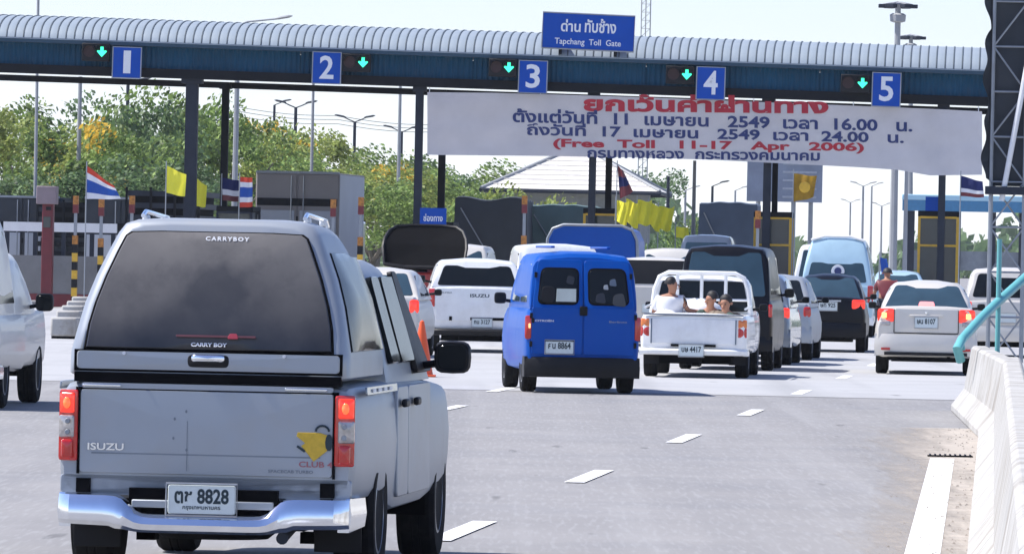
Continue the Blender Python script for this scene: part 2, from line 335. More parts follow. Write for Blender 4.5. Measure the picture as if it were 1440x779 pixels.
def text_mb(mb, s, fn, bold=0.0, m=0, th=.004, spacing=1.0):
    """lettering as solid geometry; fn maps (u,v,w) with u,v in 0..1 over the text box to a point"""
    cu = bpy.data.curves.new('t', 'FONT'); cu.body = s; cu.size = 1; cu.resolution_u = 3; cu.offset = bold; cu.space_character = spacing
    o = bpy.data.objects.new('t', cu); COL.objects.link(o)
    dg = bpy.context.evaluated_depsgraph_get(); dg.update()
    me = bpy.data.meshes.new_from_object(o.evaluated_get(dg))
    vs = [v.co.copy() for v in me.vertices]; fs = [tuple(p.vertices) for p in me.polygons]
    bpy.data.objects.remove(o); bpy.data.meshes.remove(me)
    if not vs: return
    x0 = min(v.x for v in vs); x1 = max(v.x for v in vs); y0 = min(v.y for v in vs); y1 = max(v.y for v in vs)
    mb.add([fn((v.x - x0) / (x1 - x0), (v.y - y0) / (y1 - y0)) for v in vs], fs, m)

# ------------------------------------------------------------ ground, road, markings
def sheet(name, pts, z, m, kind='structure', n=1):
    mb = MB(); mb.add([(p[0], p[1], z) for p in pts], [tuple(range(len(pts)))]); o = mb.build(name, m); o['kind'] = kind; return o
TH = R(3.8)                                                  # heading of the road
def road(u, w, z=0): return V(u * math.cos(TH) + w * math.sin(TH), w * math.cos(TH) - u * math.sin(TH), z)
sheet('ground', [(-3000, -400), (3000, -400), (3000, 6000), (-3000, 6000)], -.06, 'ground')
sheet('road', [road(-60, -30), road(16, -30), road(30, 200), road(30, 1500), road(-60, 1500)], -.004, 'asphalt')
y1 = GP(720, 549).y
sheet('concrete_plaza', [V(-60, y1 + 1, 0), V(40, y1 - .6, 0), road(38, 330), road(-70, 330)], 0.0, 'concrete')
DA, DB = GP(650, 745), GP(1127, 551)
ddir = (DB - DA).normalized(); dn = V(ddir.y, -ddir.x, 0)
def strip(name, a, b, w, z=.004, m='roadpaint', slices=1, parent=None):
    mb = MB(); d = (b - a).normalized(); n = V(d.y, -d.x, 0) * w / 2
    q = [a - n, a + n, b + n, b - n]; mb.add([(p.x, p.y, z) for p in q], [(0, 1, 2, 3)]); o = mb.build(name, m, parent)
    return o
for (x, y, x2, y2) in ((822, 672.5, 0, 0),):
    pass
dash_px = [(650, 746), (829, 669.5), (962, 616.5), (1056, 580), (1127, 551.5), (1187, 530.5), (1229, 513)]
for i, (x, y) in enumerate(dash_px):
    c = GP(x, y); o = strip('road_marking', c - ddir * 1.65, c + ddir * 1.65, .16); o['kind'] = 'structure'
for k in range(1, 4):
    c = GP(650, 746) - ddir * 12.4 * k; o = strip('road_marking', c - ddir * 1.65, c + ddir * 1.65, .16); o['kind'] = 'structure'
for (x, y) in ((632, 574), (560, 640), (705, 548)):
    c = GP(x, y); o = strip('road_marking', c - ddir * 1.6, c + ddir * 1.6, .15); o['kind'] = 'structure'
EA, EB = GP(1297, 779), GP(1325, 645); ed = (EB - EA).normalized()
o = strip('edge_line', EA - ed * 40, EB, .215); o['kind'] = 'structure'
for (xa, xb, y) in ((640, 1340, 549.5),):
    a, b = GP(xa - 700, y), GP(xb + 300, y + 6)
# a strip of grit between the road and the barrier
mb = MB(); L_ = []; R_ = []
for k in range(60):
    t = k / 59; w = lerp(-30, 33, t); p = EA + ed * w
    L_.append(p + V(-.05 - .28 * max(0, t - .45) * (1.3 + math.sin(t * 37) * .5 + math.sin(t * 91) * .3) - .25 * min(1, max(0, (w - 17) / 4)), 0, 0)); R_.append(p + V(1.2, 0, 0))
M_ = [lerp(p, q, .45) for p, q in zip(L_, R_)]; L_ = [p - V(.75, 0, 0) for p in L_]
mb.add([(p.x, p.y, .0015) for p in L_ + M_ + R_], [(i + 60 * j, 60 * j + 60 + i, 60 * j + 61 + i, 60 * j + i + 1) for i in range(59) for j in (0, 1)])
vo = tag(mb.build('sand_verge', 'verge'), kind='structure'); at_ = vo.data.attributes.new('across', 'FLOAT', 'POINT'); at_.data.foreach_set('value', [0.0] * 60 + [.85] * 60 + [1.0] * 60)
mb = MB()
for k in range(320):
    w = random.uniform(-3, 33); p = EA + ed * w + V(random.gauss(.18, .22), 0, 0); r = random.uniform(.004, .013)
    mb.add([(p.x - r, p.y - r, .003), (p.x + r, p.y - r * .6, .003), (p.x + r * .7, p.y + r, .003), (p.x, p.y, .003 + r)], [(0, 1, 3), (1, 2, 3), (2, 0, 3)])
tag(mb.build('gravel', 'sand'), 'loose grit scattered along the kerb side of the road', 'gravel', kind='stuff')
g0, g1 = GP(1308, 642), GP(1364, 642.5)
gr = thing('drain_grate', 'dark narrow drain grating across the verge at the end of the edge line', 'grate', (g0 + g1) / 2)
MB().box((0, 0, .008), ((g1 - g0).length, .16, .012)).build('frame', 'under', gr)
for k in range(9):
    MB().box((lerp(-.45, .45, k / 8) * (g1 - g0).length, 0, .02), (.012, .14, .012)).build('bar', 'steelgrey', gr)

# ------------------------------------------------------------ roadside barrier and railing
P0, P1 = GP(1361, 779), GP(1377, 604); bd = (P1 - P0).normalized()
bar = thing('concrete_barrier', 'whitewashed concrete roadside barrier with panel joints at the right road edge', 'barrier', P0)
prof = [(0, 0), (0, .07), (.15, .27), (.23, .75), (.26, .78), (.40, .78), (.43, .75), (.51, .27), (.66, .07), (.66, 0)]
bn = V(bd.y, -bd.x, 0)
def bar_seg(a, b, s0=0, s1=0, na=None, nb=None):
    mb = MB(); na = na or bn; nb = nb or bn
    rings = []
    for p, n, sh, e in ((a, na, s0, .0), (b, nb, s1, .0)):
        rings.append([p + n * (q[0] + sh) + V(0, 0, q[1]) - P0 for q in prof])
    mb.loft(rings); return mb.build('panel', 'barrier', bar, ang=12, bevel=.010, seg=1)
k0 = -15; segs = []
for k in range(k0, 9):
    a = P0 + bd * (k * 3.6 + .0); b = P0 + bd * (k * 3.6 + 3.545)
    if b.y > P1.y: break
    bar_seg(a, b)
E0 = P0 + bd * (k * 3.6); E1 = GP(1346, 586)
e_dir = (E1 - E0).normalized(); en = V(e_dir.y, -e_dir.x, 0)
bar_seg(E0, E1 - e_dir * .02, 0, 0, bn, en)
bar_seg(E1 + e_dir * .01, E1 + e_dir * 3.4, 0, .0, en, en)
tz = E1.y
rail = thing('handrail', 'turquoise painted pipe handrail sloping down onto the barrier end', 'railing', E1)
def rel(x, y, Z, o): return W(x, y, Z) - o
mb = MB(); ps = [rel(1346, 487, tz, E1), rel(1353, 477, tz + .2, E1), rel(1380, 447, tz + .8, E1), rel(1404, 424, tz + 1.4, E1), rel(1440, 392, tz + 2, E1), rel(1480, 356, tz + 3, E1)]
ps = [rel(1351, 507, tz + .1, E1), rel(1346, 490, tz, E1)] + ps[1:]; mb.tube(ps, .055, 12); mb.build('sloping_pipe', 'turq', rail)
a = rel(1352, 474, tz + .2, E1); MB().tube([a, V(a.x + .02, a.y, .76)], .03, 10).build('post', 'turq', rail)
a = rel(1404, 424, tz + 1.4, E1); MB().tube([V(a.x, a.y, 2.05), V(a.x, a.y, .05)], .03, 10).build('post', 'turq', rail)
# ------------------------------------------------------------ vehicles
WH = {}
def wheel(parent, x, y, r=.33, w=.2, rimname='rim', side=1):
    key = (round(r, 3), round(w, 3), rimname)
    if key not in WH:
        t = MB(); hw = w / 2
        t.lathe([(r * .60, -hw * .9), (r * .80, -hw), (r * .94, -hw * .97), (r, -hw * .72), (r, -hw * .25), (r * .985, -hw * .22), (r * .985, -hw * .16), (r, -hw * .13), (r, hw * .13), (r * .985, hw * .16), (r * .985, hw * .22), (r, hw * .25), (r, hw * .72), (r * .94, hw * .97), (r * .80, hw), (r * .60, hw * .9)], axis='X', n=28)
        d = MB(); d.lathe([(r * .62, -hw * .8), (r * .62, hw * .88), (r * .56, hw * .93), (r * .54, hw * .6), (r * .2, hw * .5), (r * .16, hw * .8), (0.002, hw * .82)], axis='X', n=24)
        for k in range(5):
            a = 2 * math.pi * k / 5; d.box((hw * .72, math.cos(a) * r * .36, math.sin(a) * r * .36), (.02, r * .38, r * .14), rx=a)
        WH[key] = (t.build('wheel', 'rubber').data, d.build('rim', rimname).data)
        for o in [o for o in COL.objects if o.data in WH[key]]: bpy.data.objects.remove(o)
    o = bpy.data.objects.new('wheel', WH[key][0]); COL.objects.link(o); o.parent = parent; o.location = (x, y, r)
    o.rotation_euler = (0, 0, 0 if x > 0 else math.pi)
    q = bpy.data.objects.new('rim', WH[key][1]); COL.objects.link(q); q.parent = o
    return o
def body_ring(y, hw, zb, zt, crown=.0, tuck=.10, tum=0):
    h = zt - zb
    half = [(hw - tuck * 1.2, zb), (hw - tuck * .35, zb + .03), (hw - tuck * .1, zb + h * .12), (hw, zb + h * .32), (hw + .004, zb + h * .55), (hw - .008, zb + h * .78),
            (hw - .022, zb + h * .92), (hw - .045, zt - .012), (hw - .085, zt)]
    half = [(x - tum * max(0, (z - zb) / h - .5) * 2, z) for x, z in half]
    pts = [V(x, y, z) for x, z in half] + [V(hw * .4, y, zt + crown)]
    return pts + [V(-p.x, p.y, p.z) for p in reversed(pts)]
def cabin_ring(y, b, t, zb, zt, crown=.03):
    h = zt - zb; e = min(1, h / .3)
    half = [(b, zb), (lerp(b, t, .28) + .018 * e, zb + h * .3), (lerp(b, t, .62) + .022 * e, zb + h * .62), (lerp(b, t, .86) + .012 * e, zb + h * .84), (t - .015 * e, zb + h * .94), (t - .06 * e, zb + h * .985), (t - .16 * e, zt)]
    pts = [V(x, y, z) for x, z in half] + [V(t * .3, y, zt + crown * e)]
    return pts + [V(-p.x, p.y, p.z) for p in reversed(pts)]
def hbox(mb, x0, x1, y0, y1, z0, z1, m=0): return mb.box(((x0 + x1) / 2, (y0 + y1) / 2, (z0 + z1) / 2), (abs(x1 - x0), abs(y1 - y0), abs(z1 - z0)), m=m)
def rear_quad(xa, xb, za, zb_, y=0.0, ya=None): return [V(xa, y, za), V(xb, y, za), V(xb, ya if ya is not None else y, zb_), V(xa, ya if ya is not None else y, zb_)]
def lettering(parent, s, xa, xb, za, zb_, y, m='ink', bold=.0, name='lettering', slope=0, spacing=1.0):
    mb = MB(); text_mb(mb, s, lambda u, v: V(lerp(xa, xb, u), y + slope * v, lerp(za, zb_, v)), bold, spacing=spacing)
    return mb.build(name, m, parent)
def number_plate(parent, xc, zc, w, h, y, txt, sub=None, frame='rim'):
    p = MB().quad(rear_quad(xc - w / 2, xc + w / 2, zc - h / 2, zc + h / 2, y), .015, .012).build('number_plate', 'plate', parent)
    if txt: lettering(p, txt, xc - w * .40, xc + w * .40, zc - h * .14, zc + h * .38, y - .002, bold=.03)
    if sub: lettering(p, sub, xc - w * .28, xc + w * .28, zc - h * .38, zc - h * .22, y - .002, bold=.02)
    f = MB(); q = [(xc - w / 2 - .008, zc - h / 2 - .008), (xc + w / 2 + .008, zc - h / 2 - .008), (xc + w / 2 + .008, zc + h / 2 + .008), (xc - w / 2 - .008, zc + h / 2 + .008)]
    q = [V(a, y - .003, b) for a, b in q]
    f.tube(q + [q[0]], .006, 6); f.build('plate_frame', frame, p)
    return p
def mirror(parent, x, y, z, s=1, m='black', sz=(.17, .10, .15)):
    sg = 1 if x > 0 else -1
    mb = MB(); c = V(x + sg * (sz[0] / 2 + .07), y, z)
    rings = []
    for t, k in ((-.5, .90), (-.35, 1), (.1, .95), (.4, .7), (.5, .4)):
        rings.append([c + V(math.copysign(abs(math.cos(a)) ** .5, math.cos(a)) * sz[0] / 2 * k, t * sz[1] * 1.3, math.copysign(abs(math.sin(a)) ** .5, math.sin(a)) * sz[2] / 2 * k) for a in [2 * math.pi * i / 16 for i in range(16)]])
    mb.loft(rings); mb.tube([V(x - sg * .03, y + .03, z - sz[2] * .3), V(x + sg * .08, y + .01, z - sz[2] * .2)], .022, 8)
    o = mb.build('mirror', m, parent)
    MB().plate([c + V(math.copysign(abs(math.cos(a)) ** .6, math.cos(a)) * sz[0] * .41, -sz[1] * .67, math.copysign(abs(math.sin(a)) ** .6, math.sin(a)) * sz[2] * .41) for a in [2 * math.pi * i / 16 for i in range(16)]], .01).build('mirror_glass', 'glass', o)
    return o
def vehicle(name, label, cat, xc, Z, yaw, o, group='vehicles queueing at the toll gate'):
    g = GX(xc, Z); t = thing(name, label, cat, g, -R(yaw), group)
    P = dict(hw=.8, L=4.4, H=1.45, zb=.30, belt=.93, front=.80, zr=None, hwt=.58, g0=.55, g1=1.2, g2=2.6, g3=3.5, zg=None, paint='white', glass='glass',
             wr=.31, ww=.19, wy=(.85, 3.45), kind='sedan', bumper=None, open=False, lights=None, plate=('', 0, .75), arch=True, mirrors='black', bed=None, low='body', crown=.03, rearin=.0)
    P.update(o); hw, L, H, zb, bz, fz = P['hw'], P['L'], P['H'], P['zb'], P['belt'], P['front']; zr = P['zr'] or bz; zg = P['zg'] or bz - .02
    g0, g1, g2, g3, ht = P['g0'], P['g1'], P['g2'], P['g3'], P['hwt']
    st = [(0, hw - .055, zb + .07, zr - .05), (.02, hw - .03, zb + .04, zr - .02), (.07, hw - .012, zb + .01, zr - .003), (.2, hw, zb, zr), (max(g0, .4), hw, zb, lerp(zr, bz, .6)), (max(g1, .9), hw + .004, zb, bz),
          (L * .5, hw, zb - .03, bz), (g3 - .25, hw, zb - .03, bz), (g3 + .1, hw - .005, zb, bz - .02), (L - .45, hw - .02, zb, fz + .05), (L - .15, hw - .06, zb + .03, fz - .02), (L - .03, hw - .16, zb + .08, fz - .12), (L, hw - .25, zb + .12, fz - .2)]
    st = [s for i, s in enumerate(st) if i == 0 or s[0] > st[i - 1][0] + .001]
    b = MB(); tum = .045 if (P['kind'] == 'sedan' and P['g0'] > .4 and not P['bed'] and H < 1.55) else 0
    b.loft([body_ring(y, w, a, c, .02, .10, tum) for y, w, a, c in st])
    body = b.build('body', P['paint'], t)
    cs = []
    for wy in P['wy']:
        c = MB(); c.lathe([(P['wr'] + .055, -hw - .2), (P['wr'] + .055, hw + .2)], (0, wy, P['wr']), 'X', 28); cs.append(c)
    if P['bed']:
        c = MB(); hbox(c, -hw + .09, hw - .09, .06, P['bed'], .55, 2.0); cs.append(c)
    cut(body, cs)
    if P['kind'] != 'none':
        c = MB(); rk = P['rearin']
        rings = [cabin_ring(g0, hw - .05 - rk, hw - .06 - rk, zg, zg + .012), cabin_ring(lerp(g0, g1, .5), hw - .05 - rk * .5, lerp(hw - .06, ht, .45), zg, lerp(zg, H, .53)),
                 cabin_ring(lerp(g0, g1, .86), hw - .05, ht + .02, zg, lerp(zg, H, .90)), cabin_ring(g1 + .02, hw - .045, ht, zg, H - .022), cabin_ring(g1 + .16, hw - .045, ht, zg, H), cabin_ring((g1 + g2) / 2, hw - .045, ht + .01, zg, H + .012),
                 cabin_ring(g2 - .1, hw - .045, ht, zg, H), cabin_ring(g2 + .05, hw - .045, ht - .01, zg, H - .03), cabin_ring(lerp(g2, g3, .5), hw - .05, lerp(ht, hw - .06, .45), zg, lerp(H, zg, .45)), cabin_ring(g3, hw - .05, hw - .06, zg, zg + .012)]
        if g1 - g0 < .12: rings = [rings[0]] + [cabin_ring(lerp(g0, g1, .5), hw - .05, ht + .02, zg, H - .05)] + rings[3:]
        c.loft(rings); cab = c.build('cabin', P['paint'], t, ang=28)
        def on_rear(s, v, off=.012):          # s -1..1 across, v 0..1 up the rear slope
            return V(s * lerp(hw - .06, ht - .03, v), lerp(g0, g1, v), lerp(zg, H, v))
        v0, v1, ins = P.get('rw', (.12, .86, .90))
        if P.get('rearglass', True):
            q = [on_rear(-ins, v0), on_rear(ins, v0), on_rear(ins * .98, v1), on_rear(-ins * .98, v1)]
            MB().quad(q, P.get('rr', .06), .04, .03 if g1 - g0 > .4 else .012, 0, 5, off=.024 if g1 - g0 > .4 else (.050 if g1 - g0 < .12 else .014)).build('rear_window', P['glass'], cab)
        ys = P.get('sw', [(g1 + .05, (g1 + g2) / 2 - .03), ((g1 + g2) / 2 + .03, g2 + .05)])
        for sg in (-1, 1):
            for i, (ya, yb) in enumerate(ys):
                def sd(y, v): return V(sg * (lerp(hw - .045, ht, v) + .020 * math.sin(math.pi * min(1, v * 1.1))), y, lerp(zg, H, v))
                e = .22 if i == len(ys) - 1 else 0; e0 = (-.18 if g1 - g0 > .3 else 0) if i == 0 else 0
                q = [sd(ya + e0, .12), sd(yb + e, .12), sd(yb - .04, .82), sd(ya, .82)]
                if sg < 0: q = [q[1], q[0], q[3], q[2]]
                MB().quad(q, .05, .03, .0, 0, 1, off=.008).build('side_window', P.get('sglass', 'sideglass'), cab)
        q = [V(hw * .86, g3 - .06, zg + .04), V(-hw * .86, g3 - .06, zg + .04), V(-ht * .9, g2 + .06, H - .06), V(ht * .9, g2 + .06, H - .06)]
        MB().quad(q, .06, .03, .02, 0, 3, off=.02).build('windscreen', P['glass'], cab)
    u = MB(); hbox(u, -hw + .2, hw - .2, .12, L - .25, zb - .05, zb + .16); hbox(u, -hw + .26, hw - .26, P['wy'][0] - .5, P['wy'][0] + .25, .20, zb); hbox(u, -.3, .1, .15, P['wy'][0] - .4, .21, zb); u.lathe([(.03, 0), (.03, .35)], (hw * .45, -.02, zb + .0), 'Y', 10)
    for wy in P['wy']: u.tube([V(-hw + .2, wy, P['wr']), V(hw - .2, wy, P['wr'])], .05, 8)
    u.build('underbody', 'under', t)
    wx = hw - P['ww'] / 2 - .015
    for wy in P['wy']:
        for sg in (-1, 1): wheel(t, sg * wx, wy, P['wr'], P['ww'])
    if P['mirrors']:
        for sg in (-1, 1): mirror(t, sg * (hw - .06), g3 - .28, zg + .12, m=P['mirrors'], sz=(.13, .09, .11) if H < 1.55 else (.16, .10, .15))
    for L_ in (P['lights'] or []):            # (x0,x1,z0,z1,material, radius)
        for sg in (-1, 1):
            xa, xb = L_[0], L_[1]; q = rear_quad(min(sg * xa, sg * xb), max(sg * xa, sg * xb), L_[2], L_[3], -.008)
            q = [V(p.x, p.y + (.05 if abs(p.x) > hw - .06 else 0) + L_[6] if len(L_) > 6 else p.y + (.03 if abs(p.x) > hw - .06 else 0), p.z) for p in q]
            mt = L_[4][(sg + 1) // 2] if isinstance(L_[4], tuple) else L_[4]
            MB().quad(q, L_[5], .06, .012, 0, 3).build('taillight', mt, t)
    if P['bumper']:
        z0, z1, mt, dp = P['bumper']; bm = MB(); rings = []
        for k in range(13):
            a = lerp(-1, 1, k / 12); x = a * (hw + .005); y = -dp * (1 - abs(a) ** 4) + .03 * abs(a) ** 8 + .0
            rings.append([V(x, y + .08, z0), V(x, y + .015, z0 + .01), V(x, y, z0 + (z1 - z0) * .3), V(x, y - .004, z0 + (z1 - z0) * .7), V(x, y + .02, z1 - .006), V(x, y + .08, z1)])
        bm.loft(rings)
        for sg in (-1, 1):
            bm.loft([[V(sg * (hw + .004), y, z0), V(sg * (hw + .008), y, z0 + (z1 - z0) * .5), V(sg * (hw - .002), y, z1), V(sg * (hw - .06), y, z1), V(sg * (hw - .06), y, z0)][::sg] for y in (.03, P['wy'][0] - P['wr'] - .06)])
        bm.build('bumper', mt, t)
    if P['plate'] and P['plate'][0] is not None:
        tx, px_, pz = P['plate'][:3]; number_plate(t, px_, pz, .36, .165, P['plate'][3] if len(P['plate']) > 3 else -.03, tx)
    return t, P
# ---- the silver pickup in the foreground (built piece by piece)
def main_pickup():
    Z = 37.0; g = GX(286, Z)
    t = thing('pickup_truck', 'big silver pickup with dusty-glassed cap, chrome bumper and yellow tailgate sticker', 'pickup truck', g, -R(5.4), 'vehicles queueing at the toll gate')
    st = [(-.0, .750, .46, 1.00), (.02, .768, .45, 1.03), (.07, .778, .44, 1.045), (.35, .79, .43, 1.05), (.6, .806, .43, 1.05), (.95, .822, .43, 1.05), (1.3, .812, .42, 1.05), (1.6, .80, .36, 1.05), (1.9, .80, .33, 1.05), (2.6, .80, .33, 1.045), (3.3, .80, .33, 1.04),
          (3.6, .812, .36, 1.03), (4.0, .826, .40, 1.01), (4.4, .81, .42, .99), (4.75, .77, .42, .95), (4.9, .70, .45, .88), (4.95, .6, .5, .8)]
    b = MB(); b.loft([body_ring(y, w, a, c, .012, .09) for y, w, a, c in st]); body = b.build('body', 'silver', t)
    cs = []
    for wy in (.98, 4.02):
        c = MB(); c.lathe([(.415, -1.2), (.415, 1.2)], (0, wy, .35), 'X', 36); cs.append(c)
    cut(body, cs)
    for wy in (.98, 4.02):                                   # arch lips and dark liners
        for sg in (-1, 1):
            m = MB(); pts = [V(sg * .823, wy + math.cos(a) * .425, .35 + math.sin(a) * .425) for a in [math.pi * k / 14 for k in range(15)]]
            pass
            m = MB(); rr = [[V(sg * x, wy + math.cos(a) * .412, .35 + math.sin(a) * .412) for a in [math.pi * (k - 1) / 14 for k in range(17)]] for x in (.765, .50)]
            m.loft(rr, closed=False); m.build('arch_liner', 'under', body)
    # doors with shut lines on both sides
    for sg in (-1, 1):
        for ya, yb, nm in ((2.30, 3.42, 'door'), (1.76, 2.28, 'rear_door')):
            q = [V(sg * .8, ya, .42), V(sg * .8, yb, .42), V(sg * .792, yb, 1.02), V(sg * .792, ya, 1.02)]
            if sg < 0: q = [q[1], q[0], q[3], q[2]]
            d = MB().quad(q, .04, .02, .012, 0, 3, off=.011).build(nm, 'silver', t)
            h = MB(); h.box((sg * .835, yb - .95 if nm == 'door' else ya + .12, .93), (.03, .16, .045)); h.build('door_handle', 'black', d, bevel=.012)
        m = MB(); m.quad([V(sg * .804, .22, 1.0), V(sg * .804, 1.65, 1.0), V(sg * .80, 1.65, 1.04), V(sg * .80, .22, 1.04)][::1] if sg > 0 else [V(sg * .804, 1.65, 1.0), V(sg * .804, .22, 1.0), V(sg * .80, .22, 1.04), V(sg * .80, 1.65, 1.04)], .01, .01, off=.01)
        s_ = m.build('side_decal', 'grey', t)
        for k in range(4):
            MB().box((sg * .817, .5 + k * .26, 1.02), (.006, .13, .018)).build('decal_mark', 'whiteink', s_)
    # tailgate
    tg = MB(); tg.quad(rear_quad(-.667, .667, .572, 1.005, -.004), .02, .03, .008, 0, 4, off=0.012); tgo = tg.build('tailgate', 'silver', t)
    MB().box((0, -.019, .675), (1.2, .006, .008)).build('crease', 'grey', tgo)
    m = MB(); m.quad(rear_quad(-.66, .66, 1.012, 1.040, -.012), .008, .02, 0); m.build('gap_strip', 'silver', tgo)
    m = MB(); m.box((-.55, -.035, 1.027), (.20, .02, .014)); m.box((.52, -.035, 1.027), (.22, .02, .014)); m.build('chrome_lever', 'chrome', tgo, bevel=.004)
    m = MB(); hbox(m, -.70, .70, -.012, .06, 1.044, 1.096); m.build('cap_seal', 'under', t)
    m = MB(); hbox(m, -.69, .69, -.006, .05, .995, 1.016); m.build('tailgate_gap', 'under', t)
    lettering(tgo, 'ISUZU', -.62, -.43, .69, .727, -.026, 'chrome', .02)
    st_ = MB(); st_.plate([V(x, -.024, z) for x, z in ((.47, .80), (.60, .80), (.66, .765), (.655, .70), (.60, .715), (.565, .655), (.535, .69), (.50, .725))][::1], .003)
    s1 = MB(); s1.plate([V(x, -.026, z) for x, z in ((.566, .655), (.64, .715), (.645, .79), (.60, .805), (.48, .805), (.475, .785), (.52, .75), (.50, .735), (.53, .70))], .003)
    so_ = s1.build('sticker', mat('yellow_sticker', (.62, .40, .03), .5, 0, .15, 25), tgo)
    s2 = MB(); s2.tube([V(.61 + .035 * math.cos(a), -.028, .812 + .03 * math.sin(a)) for a in [math.pi * k / 8 for k in range(9)]], .006, 5)
    s2.plate([V(.645 + .02 * math.cos(a), -.028, .755 + .045 * math.sin(a)) for a in [2 * math.pi * k / 10 for k in range(10)]], .003)
    s2.box((.50, -.028, .72), (.05, .003, .012), ry=.6); s2.build('sticker_outline', 'ink', so_)
    s3 = MB(); text_mb(s3, 'CLUB 4', lambda u, v: V(lerp(.49, .665, u), -.024, lerp(.625, .655, v)), .02); s3.build('sticker_lettering', mat('faded_red', (.35, .12, .13), .5), tgo)
    lettering(tgo, 'SPACECAB TURBO', .33, .565, .592, .608, -.024, 'grey', .02)
    for sg in (-1, 1): MB().box((sg * .671, -.008, .79), (.012, .03, .45)).build('tailgate_gap', 'under', t)
    m = MB()
    for x, z in ((-.165, .86), (-.10, .70), (-.105, .90), (-.17, .76)): m.plate([V(x + .006 * math.cos(a), -.0265, z + .009 * math.sin(a)) for a in [2 * math.pi * k / 7 for k in range(7)]], .001)
    m.build('paint_chip', 'grey', tgo); MB().box((-.098, -.0262, .72), (.003, .001, .26)).build('scratch', 'grey', tgo)
    # lower panel with recesses
    m = MB(); m.quad(rear_quad(-.765, .765, .465, .560, .0), .02, .03); m.build('rear_valance', 'silver', t)
    for sg in (-1, 1): MB().box((sg * .64, -.012, .505), (.075, .02, .075)).build('valance_recess', 'under', t)
    # tail lights
    for sg in (-1, 1):
        x0, x1 = .676, .778; q = lambda a, b, z0, z1, y=-.03: [V(p.x, p.y + (.03 if abs(p.x) > .765 else 0), p.z) for p in rear_quad(min(sg * a, sg * b), max(sg * a, sg * b), z0, z1, y)]
        L = MB().quad(q(x0, x1, .632, 1.0), .014, .16, .006, 0, 3).build('taillight', 'lampred', t)
        MB().quad(q(x0 + .020, x1 - .004, .880, .985, -.040), .012, .02, .006, 0, 3).build('brake_lens', 'lampon', L)
        MB().plate([V(sg * (x0 + .055) + .020 * math.cos(a), -.050, .932 + .030 * math.sin(a)) for a in [2 * math.pi * k / 12 for k in range(12)]], .01, .004).build('bulb_glow', 'lampor_on', L)
        MB().quad(q(x0 + .020, x1, .752, .868, -.040), .012, .02, .004, 0, 3).build('reversing_lens', 'lampw', L)
        for zz in (.780, .838): MB().plate([V(sg * (x0 + .050) + .014 * math.cos(a), -.047, zz + .015 * math.sin(a)) for a in [2 * math.pi * k / 10 for k in range(10)]], .006).build('bulb', 'galv', L)
        MB().quad(q(x0 + .020, x1 - .02, .645, .742, -.038), .012, .02, .004, 0, 3).build('lower_lens', 'lampred', L)
    # chrome bumper: high ends, dipped middle
    bm = MB(); rings = []
    N = 44
    for k in range(N + 1):
        a = lerp(-1, 1, k / N); ax = abs(a); x = a * .762
        e = 1 / (1 + math.exp(-(ax - .50) * 34)); zt = lerp(.368, .468, e); zb = lerp(.272, .272, e) + (.02 * ax if ax > .6 else 0) + .018 * e
        y = -.20 + .045 * ax ** 2 + max(0, ax - .9) ** 2 * 9.0
        h = zt - zb
        rings.append([V(x, y + .16, zb + .01), V(x, y + .03, zb), V(x, y + .004, zb + h * .14), V(x, y - .002, zb + h * .45), V(x, y + .012, zb + h * .78), V(x, y + .028, zt - .008), V(x, y + .05, zt), V(x, y + .16, zt - .005)])
    bm.loft(rings); bu = bm.build('bumper', 'chrome', t, ang=24)
    for sg in (-1, 1):
        m = MB(); m.loft([[V(sg * .76, -.03, .29), V(sg * .772, -.03, .38), V(sg * .76, -.03, .465), V(sg * .70, -.03, .465), V(sg * .70, -.03, .29)][::sg], [V(sg * .79, .42, .31), V(sg * .80, .42, .38), V(sg * .79, .42, .46), V(sg * .72, .42, .46), V(sg * .72, .42, .31)][::sg]]); m.build('bumper_end', 'chrome', bu)
    m = MB(); hbox(m, -.39, .39, -.075, -.03, .345, .50); m.build('bumper_recess', 'under', bu)
    m = MB(); hbox(m, -.37, .37, -.115, -.07, .40, .44); m.build('step_bar', 'silver', bu, bevel=.006)
    number_plate(t, .004, .448, .355, .150, -.165, 'ตช 8828', 'กรุงเทพมหานคร')
    # cap over the bed
    pr = [(.712, 1.075), (.737, 1.09), (.735, 1.20), (.708, 1.33), (.680, 1.457), (.632, 1.60), (.572, 1.74), (.532, 1.825), (.498, 1.872), (.44, 1.892), (.30, 1.902)]
    def cap_ring(y, sh, k=1.0, dz=0, inset=0):
        pts = []
        for x, z in pr: pts.append(V((x - inset) * k, y + sh * max(0, z - 1.19), lerp(1.075, z, 1 + dz)))
        return pts + [V(-p.x, p.y, p.z) for p in reversed(pts)]
    c = MB(); c.loft([cap_ring(.004, .40, 1, -.045, .055), cap_ring(.016, .40, 1, -.022, .030), cap_ring(.045, .40, 1, -.006, .010), cap_ring(.09, .40, 1, 0, .0), cap_ring(.14, .40, 1, .003), cap_ring(.5, .30, 1.0, .006), cap_ring(.9, .2, 1.0, -.01), cap_ring(1.3, .1, 1.0, -.05), cap_ring(1.66, .04, .99, -.12), cap_ring(1.70, .02, .97, -.14)])
    cp = c.build('cap', 'silver', t, ang=40)
    gl = [(.658, 1.215), (.645, 1.34), (.618, 1.457), (.572, 1.60), (.518, 1.735), (.484, 1.812), (.455, 1.832)]
    out = [V(x, .0 + .40 * (z - 1.19), z) for x, z in gl] + [V(x, .40 * (1.838 - 1.19), 1.838) for x in (.3, .1, -.1, -.3)] + [V(-x, .40 * (z - 1.19), z) for x, z in reversed(gl)] + [V(x, .40 * (1.213 - 1.19), 1.213) for x in (-.5, -.3, -.1, .1, .3, .5)]
    nrm = V(0, -1, .40).normalized()
    rg = MB(); rg.plate([p + nrm * .004 for p in out], .02, .0, 0, 1); rg.build('window_seal', 'under', cp)
